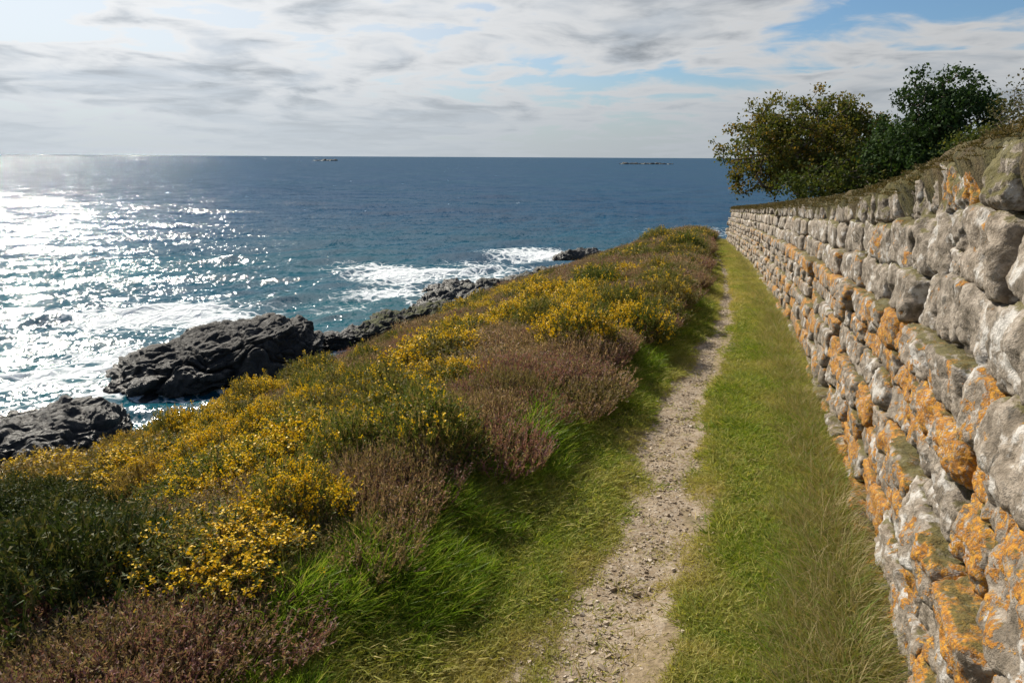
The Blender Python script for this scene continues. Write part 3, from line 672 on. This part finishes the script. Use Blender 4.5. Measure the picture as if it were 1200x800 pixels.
idx = np.where((g.uniform(0, 1, N) < np.maximum(sstep(.6, .05, wd)*.6, .8*sstep(.05, .35, n2(x, y, 1.4, 86, 2))*sstep(1.6, 2.4, dpx))), g.integers(5, 8, N), g.integers(0, 5, N))
scatter('short_turf', lawn_protos, np.stack([x, y, ground(x, y)], -1), g.uniform(0, 6.28, N), sc, idx, tint, label='short green turf either side of the worn path', cat='grass')
# ---- dry grass along the wall foot and in patches
dry_protos = [tuft('dry_grass_tuft', 26, .05, .06, .17, .0030, .9, .55, M_DRY, 130+i, 3, 1.2) for i in range(4)]
N = 6500; g, y = corridor(N, 37, 1.0, 31, 1.2); wd = np.abs(g.normal(0, .17, N)); wd = np.where(g.uniform(0, 1, N) < .3, np.minimum(g.exponential(.28, N), 1.2), wd)
x = WALL(y)-wd-.02+.02; x -= .10
keep = ((x-PATHX(y))/path_half(y) > 1.5) & (g.uniform(0, 1, N) < np.clip(.55+1.7*n2(x, y, 2.0, 88, 3), .08, 1)); x, y, wd = x[keep], y[keep], wd[keep]; N = len(x)
sc = g.uniform(.4, 1.35, N)*np.interp(wd, [0, .2, .45, 1], [1.15, .95, .5, .4])*np.interp(y, [1, 6, 30], [1.05, .95, 1.15])
scatter('dry_grass', dry_protos, np.stack([x, y, ground(x, y)], -1), g.uniform(0, 6.28, N), sc, g.integers(0, 4, N), g.uniform(0, 1, N), label='straw-coloured grass along the foot of the stone wall', cat='grass')
# ---- lush long grass on the bank flank
long_protos = [tuft('long_grass_tuft', 40, .07, .10, .30, .0085, 1.05, .45, M_LONG, 150+i, 5, 1.15) for i in range(5)]
N = 9000; g, y = corridor(N, 41, 1.0, 32, 1.15)
lo = np.interp(y, [1, 2.3, 3.2, 4.0, 5, 8, 12, 30], [-.10, -.05, .0, .02, .02, .0, .0, .0]); hi = np.interp(y, [1, 2.3, 3.2, 5, 8, 12, 30], [.36, .48, .46, .46, .55, .65, .75])
s = lo+(hi-lo)*g.uniform(0, 1, N)**.9; x = BANK(y)-s
clump = n2(x, y, 1.25, 91, 2) + .5*n2(x, y, 4.5, 92, 2)
keep = (g.uniform(0, 1, N) < np.clip(.85+1.3*clump, .2, 1)); x, y, s, clump = x[keep], y[keep], s[keep], clump[keep]; N = len(x)
sc = g.uniform(.45, .95, N)*np.clip(.75+1.0*clump, .35, 1.3)*np.interp(s, [-.1, .15, .5], [.55, .85, 1.0])*np.interp(y, [1, 3, 6, 12, 30], [.72, .82, .80, .9, 1.1])
scatter('long_grass', long_protos, np.stack([x, y, ground(x, y)], -1), g.uniform(0, 6.28, N), sc, g.integers(0, 5, N), g.uniform(0, 1, N), label='lush long green grass on the flank of the bank', cat='grass', tilt=np.stack([g.normal(0, .12, N), .18+g.normal(0, .12, N)], -1)*np.array([1, 1]))
# ---- low herbs and heather under and between the bushes of the slope
def herb_proto(seed, mat, n=60):
    g = np.random.default_rng(seed); a = g.uniform(0, 6.28, n); r = .16*np.sqrt(g.uniform(0, 1, n)); b = np.stack([r*np.cos(a), r*np.sin(a), np.zeros(n)], -1)
    d = dirs(g, n, .7, .5); L = g.uniform(.05, .16, n); st = blades(b, d, L, .0035, 2, .2, seed)
    q = np.repeat(np.arange(n), 4); c = b[q]+d[q]*(L[q]*g.uniform(.4, 1.1, n*4))[:, None]; lv = leaves(c, g.uniform(.008, .022, n*4), g)
    return bmesh_('herb', [st, lv], mat)
herb_protos = [herb_proto(170+i, M_SLOPE) for i in range(4)] + [herb_proto(180+i, M_HEATH) for i in range(3)]
N = 36000; g = np.random.default_rng(43); y = -1 + 61*g.uniform(0, 1, N)**1.7; s = .45+16*g.uniform(0, 1, N)**1.3; x = BANK(y)-s
z = ground(x, y); keep = z > 2.2; x, y, z, s = x[keep], y[keep], z[keep], s[keep]; N = len(x); dist = np.hypot(x, y)
sc = g.uniform(.7, 1.4, N)*np.interp(dist, [2, 8, 20, 50], [.5, .9, 1.7, 3.2])
scatter('slope_ground_cover', herb_protos, np.stack([x, y, z], -1), g.uniform(0, 6.28, N), sc, np.where(n2(x, y, .5, 95, 2)+g.normal(0, .3, N) > 0, g.integers(0, 4, N), g.integers(4, 7, N)), g.uniform(0, 1, N), label='low olive and brown herbs covering the sea slope', cat='ground cover')
# ---- moss tufts on the wall top
moss_protos = [tuft('moss_tuft', 44, .05, .012, .034, .0065, .9, .35, M_TURFTOP, 190+i, 2, 1.6) for i in range(4)]
N = 12000; g = np.random.default_rng(47); u = U0 + 1.5 + (33-1.5)*g.uniform(0, 1, N)**1.3; pw = wpt(u); tw = wtan(u); o_ = np.where(g.uniform(0, 1, N) < .30, g.normal(-.11, .035, N), -g.uniform(.10, .5, N))
x = pw[:, 0]-tw[:, 1]*o_; y = pw[:, 1]+tw[:, 0]*o_; z = wbase(u)+wh(u)*np.interp(o_, [-.5, -.35, -.2, -.08, -.02], [.965, 1.01, 1.015, 1.0, .95])+g.normal(0, .012, N)
sc = g.uniform(.5, 1.1, N)*np.interp(y, [1, 4, 10, 30], [.45, .65, 1.1, 1.7]); tx = .5*sstep(-.03, .04, o_)
scatter('moss_and_grass', moss_protos, np.stack([x, y, z], -1)-WLOC, g.uniform(0, 6.28, N), sc, g.integers(0, 4, N), g.uniform(0, 1, N), parent=wall)

# ------------------------------------------------------------------ bushes of the slope: one object each
def dome_pts(g, n, seed, flat=.75, shell=.55):
    """points through a lumpy dome of radius 1, with outward directions"""
    v = g.normal(0, 1, (n, 3)); v[:, 2] = np.abs(v[:, 2])*.95+.02; v /= np.linalg.norm(v, axis=1, keepdims=True)
    lump = 1 + .30*fbm(v*2.1+seed, seed, 3) + .16*fbm(v*5.5+seed, seed+4, 2)
    r = (shell+(1-shell)*g.uniform(0, 1, n)**.55)*lump
    return v*r[:, None]*np.array([1, 1, flat]), v
def gorse_proto(seed, nsp, mat, flowers, size=1.0, flat=.8):
    g = np.random.default_rng(seed); Pp, Vd = dome_pts(g, nsp, seed, flat)
    d = Vd*.7 + np.array([0, 0, .75]) + g.normal(0, .35, Vd.shape); d /= np.linalg.norm(d, axis=1, keepdims=True)
    L = g.uniform(.09, .21, nsp)*size
    shoots = blades(Pp, d, L, .018*size, 2, .05, seed)
    m = 7; q = np.repeat(np.arange(nsp), m); tq = np.tile(np.linspace(.1, .95, m), nsp)
    b = Pp[q]+d[q]*(L[q]*tq)[:, None]; sd = d[q]*.55+g.normal(0, .75, (nsp*m, 3))
    spines = blades(b, sd, g.uniform(.04, .08, nsp*m)*size*(1.15-.5*tq), .017*size, 1, 0, seed+1)
    fol = bmesh_('foliage', [shoots, spines], mat)
    # woody stems from the root
    ns = 26; e = dome_pts(g, ns, seed, flat, .5)[0]*.85; a0 = g.normal(0, .07, (ns, 3))*np.array([1, 1, 0]); st = blades(a0, e-a0, np.linalg.norm(e-a0, axis=1), .035*size, 3, .0, seed+2)
    st2 = blades(a0+.004, e-a0, np.linalg.norm(e-a0, axis=1), .035*size, 3, .0, seed+3)
    stem = bmesh_('stem', [st, st2], M_WOOD)
    fl = None
    if flowers:
        # flowers gather towards the shoot tips of whole branches, in the light
        pr = np.clip(.25+3.2*fbm(Pp*3.2+seed, seed+8, 2), 0, 1)*sstep(.10, .55, Pp[:, 2]+.1*Vd[:, 2]); pick = np.argsort(-(pr+g.uniform(0, .8, nsp)))[:flowers]
        kf = 12; q = np.repeat(pick, kf); c = Pp[q]+d[q]*(L[q]*g.uniform(.6, 1.1, len(q)))[:, None]+g.normal(0, .016*size, (len(q), 3))
        fl = bmesh_('flowers', [leaves(c, g.uniform(.018, .031, len(q))*size, g, .8)], M_FLOWER)
    return fol, stem, fl
def heather_proto(seed, n, mat, flat=.6, size=1.0):
    g = np.random.default_rng(seed); a = g.uniform(0, 6.28, n); r = np.sqrt(g.uniform(0, 1, n))
    x, y = r*np.cos(a), r*np.sin(a); top = flat*np.sqrt(np.clip(1.05-r*r, .08, 1))*(1+.35*n2(x, y, 2.3, seed, 2))
    L = g.uniform(.16, .34, n)*size; z = np.maximum(top*g.uniform(.35, 1, n)**.6-L, -.02)
    b = np.stack([x, y, z], -1); d = np.stack([x*.55, y*.55, np.ones(n)], -1)+g.normal(0, .28, (n, 3)); d /= np.linalg.norm(d, axis=1, keepdims=True)
    sp = blades(b, d, L, .016*size, 2, .08, seed)
    m = 9; q = np.repeat(np.arange(n), m); tq = np.tile(np.linspace(.15, 1.0, m), n); c = b[q]+d[q]*(L[q]*tq)[:, None]
    lv = blades(c, d[q]*.9+g.normal(0, .6, (n*m, 3)), g.uniform(.025, .055, n*m)*size, .017*size, 1, 0, seed+1)
    return bmesh_('foliage', [sp, lv], mat), bmesh_('stem', [blades(np.zeros((20, 3)), dirs(g, 20, .5, .7), g.uniform(.3, .6, 20), .022, 2, .1, seed+5)], M_WOOD), None
GORSE = {'rich': [gorse_proto(300+i, 950, M_GORSE, 340, 1.55) for i in range(4)],
         'some': [gorse_proto(310+i, 950, M_GORSE, 34, 1.55) for i in range(4)],
         'brown': [gorse_proto(320+i, 950, M_BROWN, 75, 1.55) for i in range(3)],
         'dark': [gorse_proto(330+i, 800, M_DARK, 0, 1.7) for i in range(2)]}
HEATH = {'brown': [heather_proto(350+i, 520, M_HEATH, .6, 1.55) for i in range(4)], 'purple': [heather_proto(360+i, 520, M_PURPLE, .6, 1.55) for i in range(4)]}
def bush(name, proto, p, sc, rz, label, cat, group):
    o = link(name, None, None, label, cat, group); o.location = p; o.rotation_euler = (0, 0, rz); o.scale = sc
    for nm, me in zip(('foliage', 'stem', 'flowers'), proto):
        if me: link(nm, me, o, kind='stuff' if nm == 'flowers' else None)
    return o
gz_ = np.random.default_rng(5)
def inpoly(u, v, poly):
    c = False; n = len(poly)
    for i in range(n):
        (x1, y1), (x2, y2) = poly[i], poly[i-1]
        if (y1 > v) != (y2 > v) and u < (x2-x1)*(v-y1)/(y2-y1)+x1: c = not c
    return c
ZRICH = [[(170, 640), (215, 570), (340, 505), (405, 500), (400, 535), (330, 590), (250, 640)],
         [(185, 500), (215, 462), (330, 462), (380, 495), (300, 530), (190, 560)],
         [(430, 440), (500, 392), (610, 350), (700, 330), (790, 335), (795, 362), (700, 374), (640, 368), (560, 402), (465, 447)]]
ZBROWN = [[(-200, 580), (-200, 480), (60, 490), (195, 470), (200, 555), (150, 575)]]
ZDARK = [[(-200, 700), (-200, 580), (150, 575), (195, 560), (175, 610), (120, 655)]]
ZSOME = [[(395, 500), (440, 445), (570, 430), (580, 490), (480, 510)], [(690, 330), (760, 285), (835, 272), (840, 330), (790, 345)], [(300, 470), (420, 405), (440, 430), (350, 490)]]
ZPURPLE = [[(-300, 1000), (-300, 700), (120, 655), (200, 625), (330, 560), (390, 520), (500, 500), (540, 570), (400, 660), (300, 820), (250, 1000)]]
def zone(u, v):
    u = u + gz_.normal(0, 26); v = v + gz_.normal(0, 11)
    for nm, zs in (('dark', ZDARK), ('rich', ZRICH), ('purple', ZPURPLE), ('brown', ZBROWN), ('some', ZSOME)):
        for z_ in zs:
            if inpoly(u, v, z_): return nm
    return 'heath'
GL = {'rich': ('gorse_bush', 'gorse bush thick with bright yellow flowers {}', 'gorse', 'flowering gorse {}'),
      'some': ('gorse_bush', 'green gorse bush with few yellow flowers {}', 'gorse', 'green gorse {}'),
      'brown': ('gorse_bush', 'browned golden gorse bush {}', 'gorse', 'browned gorse {}'),
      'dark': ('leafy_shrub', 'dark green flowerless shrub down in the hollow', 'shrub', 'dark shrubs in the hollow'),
      'heath': ('heather_clump', 'brown and olive heather clump {}', 'heather', 'brown heather {}'),
      'purple': ('heather_clump', 'faded purple heather clump {}', 'heather', 'faded purple heather {}')}
def place_words(x, y, s_, dist):
    if s_ < 1.2: return 'at the edge of the lush grass'
    if y < 4.5: return 'on the bank inland of the hollow' if x > -2.6 else 'beyond the hollow'
    if y < 9: return 'above the domed rock' if s_ > 4 else 'on the shoulder of the slope'
    if y < 18: return 'above the green ledge' if s_ > 4.5 else 'midway along the path'
    return 'toward the headland' if s_ > 3 else 'near the end of the wall'
gb = np.random.default_rng(77); cnt = {}; cell = {}
def try_place(x, y, rad, k_):
    ci, cj = int(math.floor(x)), int(math.floor(y))
    for a in range(-2, 3):
        for b in range(-2, 3):
            for (px, py, pr) in cell.get((ci+a, cj+b), ()):
                if (px-x)**2+(py-y)**2 < (k_*(pr+rad))**2: return False
    cell.setdefault((ci, cj), []).append((x, y, rad)); return True
NC = 12000
cy_ = np.concatenate([-.8+6*gb.uniform(0, 1, NC//3), 4+40*gb.uniform(0, 1, 2*NC//3)**1.5]); cs_ = np.concatenate([.36+5.5*gb.uniform(0, 1, NC//3), .36+11.5*gb.uniform(0, 1, 2*NC//3)**1.1])
cx_ = BANK(cy_)-cs_; cz_ = ground(cx_, cy_); cu_, cv_, cf_ = project(np.stack([cx_, cy_, cz_+.25], -1)); cd_ = np.hypot(cx_, cy_)
ok = (cz_ > 4.5) & (cd_ > 1.5) & (cf_ > .25) & (cu_ > -200) & (cv_ < 980) & ~((cy_ < .6) & (cx_ > -1.2))
limit = {'gorse_bush': 298, 'heather_clump': 298, 'leafy_shrub': 60}
order = [j for j in range(NC//3) if ok[j] and cd_[j] < 4.6] + [j for j in gb.permutation(NC) if ok[j]]
for j in order:
    x, y, z, s, dist = cx_[j], cy_[j], cz_[j], cs_[j], cd_[j]
    kz = zone(cu_[j], cv_[j])
    if kz == 'heath' and gb.uniform() < .34: kz = 'some' if gb.uniform() < .25 else 'purple'
    if kz == 'purple' and gb.uniform() < .38: kz = 'heath'
    if kz in ('rich', 'some') and gb.uniform() < .22: kz = {'rich': 'some', 'some': 'heath'}[kz]
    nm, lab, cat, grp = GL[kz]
    if cnt.get(nm, 0) >= limit[nm]: continue
    r = {'rich': .46, 'some': .42, 'brown': .52, 'dark': .48, 'heath': .38, 'purple': .36}[kz]*gb.uniform(.7, 1.3)
    if s < 1.1: r *= .80
    if dist < 3.2: r *= .8
    r *= np.interp(dist, [3, 8, 20, 40], [.85, 1.1, 1.5, 2.1])
    if not try_place(x, y, r, .56 if nm == 'heather_clump' else .66): continue
    cnt[nm] = cnt.get(nm, 0)+1
    big_ = r > {'rich': .46, 'some': .42, 'brown': .58, 'dark': .48, 'heath': .38, 'purple': .34}[kz]*np.interp(dist, [3, 8, 20, 40], [.85, 1.0, 1.3, 1.8])
    hs = r*{'rich': 1.15, 'some': 1.1, 'brown': 1.2, 'dark': .85, 'heath': 1.2, 'purple': 1.2}[kz]*gb.uniform(.65, 1.45)*np.interp(dist, [8, 30], [1, .6])
    if s < 1.3 and y > 3.2: hs = max(hs, .42)
    hs = min(hs, float(np.interp(dist, [1.5, 3, 6, 12, 30], [.30, .38, .46, .58, .65])))*gb.uniform(.7, 1.12)
    pr = (GORSE[kz] if kz in GORSE else HEATH['purple' if kz == 'purple' else 'brown'])
    wd_ = place_words(x, y, s, dist); sz = 'large' if big_ else 'small'
    bush(nm, pr[gb.integers(0, len(pr))], (x, y, z-.03), (r, r, hs), gb.uniform(0, 6.28), sz+' '+lab.format(wd_), cat, grp.format(wd_))
print('bushes', cnt)
# heather too tangled to count, filling the gaps between the clumps and bushes
hp = [p_[0] for p_ in HEATH['brown'][:3]] + [p_[0] for p_ in HEATH['purple'][:3]] + [p_[0] for p_ in GORSE['dark']]
N = 3600; g = np.random.default_rng(91); y = -.6 + 42*g.uniform(0, 1, N)**1.9; s = np.interp(y, [0, 3, 6], [.60, .55, .42])+11*g.uniform(0, 1, N)**1.2; x = BANK(y)-s; z = ground(x, y)
u, v, f = project(np.stack([x, y, z+.2], -1)); keep = (z > 3.5) & (f > .3) & (np.hypot(x, y) > 1.3); x, y, z, s, u, v = [q_[keep] for q_ in (x, y, z, s, u, v)]; N = len(x); dist = np.hypot(x, y)
kz = [zone(a, b) for a, b in zip(u, v)]
idx = np.array([g.integers(3, 6) if (q_ == 'purple' and g.uniform() < .6) or (q_ in ('heath', 'rich', 'brown', 'some') and g.uniform() < .42) else (g.integers(6, 8) if q_ == 'dark' else g.integers(0, 3)) for q_ in kz])
sc = g.uniform(.2, .36, N)*np.interp(dist, [2, 6, 15, 40], [.75, 1.0, 1.5, 2.4])
scatter('heather_cover', hp, np.stack([x, y, z-.03], -1), g.uniform(0, 6.28, N), sc, idx, g.uniform(0, 1, N), label='tangled low heather filling the gaps between the bushes', cat='heather')

# ------------------------------------------------------------------ trees behind the wall
def tube(path_, rad, sides=6):
    path_ = np.asarray(path_, float); n = len(path_); t = np.gradient(path_, axis=0); t /= np.linalg.norm(t, axis=1, keepdims=True)+1e-9
    ref = np.where(np.abs(t[:, 2:]) > .9, [[1., 0, 0]], [[0, 0, 1.]]); a = np.cross(t, ref); a /= np.linalg.norm(a, axis=1, keepdims=True); b = np.cross(t, a)
    an = np.linspace(0, 2*np.pi, sides, endpoint=False); V = path_[:, None]+(a[:, None]*np.cos(an)[None, :, None]+b[:, None]*np.sin(an)[None, :, None])*np.asarray(rad)[:, None, None]
    i = np.arange(n-1)[:, None]*sides; j = np.arange(sides)[None]; k2 = (j+1) % sides; q = np.stack([i+j, i+k2, i+sides+k2, i+sides+j], -1).reshape(-1, 4)
    F = np.concatenate([q[:, [0, 1, 2]], q[:, [0, 2, 3]]]); return V.reshape(-1, 3), F, np.zeros(n*sides), np.full(n*sides, random.random())
def tree(name, label, base, crown_c, crown_r, natt, nleaf, leaf_size, mats, seed, lean=(0, 0), trunk_r=.13, gap=.0, low=-1.0, twig=False, spread=.15):
    """tapered trunk and limbs grown towards points of a lumpy crown volume; leaves round the twigs"""
    g = np.random.default_rng(seed); base = np.array(base, float); cc = np.array(crown_c, float); cr = np.array(crown_r, float)
    v = g.normal(0, 1, (natt*3, 3)); v /= np.linalg.norm(v, axis=1, keepdims=True); v = v[v[:, 2] > low][:natt]
    lump = 1+.30*fbm(v*1.7+seed, seed, 3)+.22*fbm(v*4.5+seed, seed+3, 2); rr_ = (g.uniform(0, 1, len(v))**.42)*lump
    A = cc+v*rr_[:, None]*cr
    A = A[np.argsort(np.linalg.norm(A-base, axis=1))]
    nodes = [base]; par = [-1]; steps = 5
    fork = base+(cc-base)*np.array([.35, .35, .38])
    for t in np.linspace(.25, 1, 4): nodes.append(base+(fork-base)*t+g.normal(0, .03, 3)); par.append(len(nodes)-2)
    tips = []
    for p in A:
        Nn_ = np.array(nodes[3:]); dd = np.linalg.norm(Nn_-p, axis=1) + .35*np.maximum(0, np.linalg.norm(Nn_-cc, axis=1)-np.linalg.norm(p-cc)); j = int(np.argmin(dd))+3
        st = nodes[j]; L = np.linalg.norm(p-st); ns = max(1, int(L/.35)); last = j
        for q in range(1, ns+1):
            w_ = q/ns; pt = st+(p-st)*w_+g.normal(0, .03*L, 3)*(w_ < 1)+np.array([0, 0, .06*L*math.sin(math.pi*w_)]); nodes.append(pt); par.append(last); last = len(nodes)-1
        tips.append(last)
    nodes = np.array(nodes); par = np.array(par); wt = np.zeros(len(nodes)); wt[tips] = 1.0
    for i in range(len(nodes)-1, 0, -1): wt[par[i]] += wt[i]
    rad = trunk_r*(np.maximum(wt, .4)/wt[0])**.46; rad = np.maximum(rad, .004)
    parts = []
    for i in range(1, len(nodes)):
        p_ = par[i]; parts.append(tube([nodes[p_], nodes[i]], [min(rad[p_], rad[i]*1.35), rad[i]], 6 if rad[i] > .03 else 4))
    o = link(name, None, None, label, 'tree'); o.location = tuple(base)
    V, F, T_, Rn = join(parts); link('trunk', mesh('trunk', V-base, F, M_WOOD, True, {'t': T_, 'rnd': Rn}), o)
    tp = nodes[tips]; q = np.repeat(np.arange(len(tp)), nleaf); dens_ = np.clip(.5+1.4*fbm(tp*1.1+seed, seed+9, 2), .12, 1)[q]; q = q[g.uniform(0, 1, len(q)) < dens_]
    c = tp[q]+np.clip(g.normal(0, 1, (len(q), 3)), -1.7, 1.7)*spread*np.array([1, 1, .8])
    cr_mesh = None
    V, F, T_, Rn = leaves(c, g.uniform(.6, 1.3, len(q))*leaf_size, g, .62, up=.5)
    # whole sprays share a tone
    Rn = np.clip(np.repeat((g.uniform(0, 1, len(tp))*.55)[q], 4)+Rn*.45, 0, 1)
    me = mesh('crown', V-base, F, mats[0], False, {'t': T_, 'rnd': Rn}); link('crown', me, o)
    return o
M_TREE1 = leaf_mat('autumn_hawthorn_leaves', [(0, (0.034, 0.053, 0.014)), (.35, (0.059, 0.085, 0.019)), (.65, (0.101, 0.113, 0.024)), (.88, (0.178, 0.143, 0.030)), (1, (0.333, 0.190, 0.035))], .4, rough=.8)
M_TREE2 = leaf_mat('evergreen_leaves', [(0, (0.019, 0.041, 0.014)), (.5, (0.035, 0.068, 0.019)), (.85, (0.061, 0.101, 0.024)), (1, (0.121, 0.149, 0.041))], .3, rough=.8)
M_TREE3 = leaf_mat('sparse_olive_leaves', [(0, (.05, .055, .025)), (.5, (.085, .09, .035)), (1, (.17, .13, .07))], .3)
def P3(u, v, Y):
    d = pix_ray(u, v); return np.array([0, 0, EYE])+d*(Y/d[1])
def gz(p): return np.array([p[0], p[1], float(ground(np.array([p[0]]), np.array([p[1]]))[0])])
c1 = P3(952, 182, 25.5); tree('hawthorn_tree', 'broad spreading tree turning autumn gold behind the far wall', gz(P3(940, 240, 26)), c1, (3.1, 2.3, 2.05), 740, 95, .115, [M_TREE1], 401, trunk_r=.2, low=-.75)
c1 = P3(1110, 156, 20.5); tree('evergreen_tree', 'dark dense evergreen tree rising above the wall, darkest and tallest', gz(P3(1112, 220, 20.5)), c1, (1.45, 1.25, 1.75), 480, 85, .115, [M_TREE2], 402, trunk_r=.15, low=-.9, spread=.14)
c1 = P3(1060, 180, 22); tree('hawthorn_tree', 'dark green bushy tree between the golden tree and the evergreen', gz(P3(1058, 225, 22)), c1, (1.5, 1.3, 1.25), 300, 50, .11, [M_TREE2], 403, trunk_r=.12, low=-.9)
c1 = P3(1000, 215, 22); tree('low_shrub', 'low dark shrub tucked behind the wall under the golden tree', gz(P3(1000, 230, 22)), c1, (2.2, 1.0, .8), 260, 50, .11, [M_TREE1], 404, trunk_r=.1, low=-.9)
c1 = P3(1222, 140, 13); tree('bare_tree', 'thin half-bare olive tree beside the evergreen, twigs showing', gz(P3(1200, 200, 13)), c1, (.75, .8, .95), 300, 26, .055, [M_TREE3], 405, trunk_r=.038, low=-.8)
c1 = P3(1150, 175, 16); tree('low_shrub', 'yellow-green leafy shrub under the evergreen just above the wall', gz(P3(1152, 205, 16)), c1, (.75, .6, .5), 130, 34, .075, [M_TREE1], 406, trunk_r=.06, low=-.9)
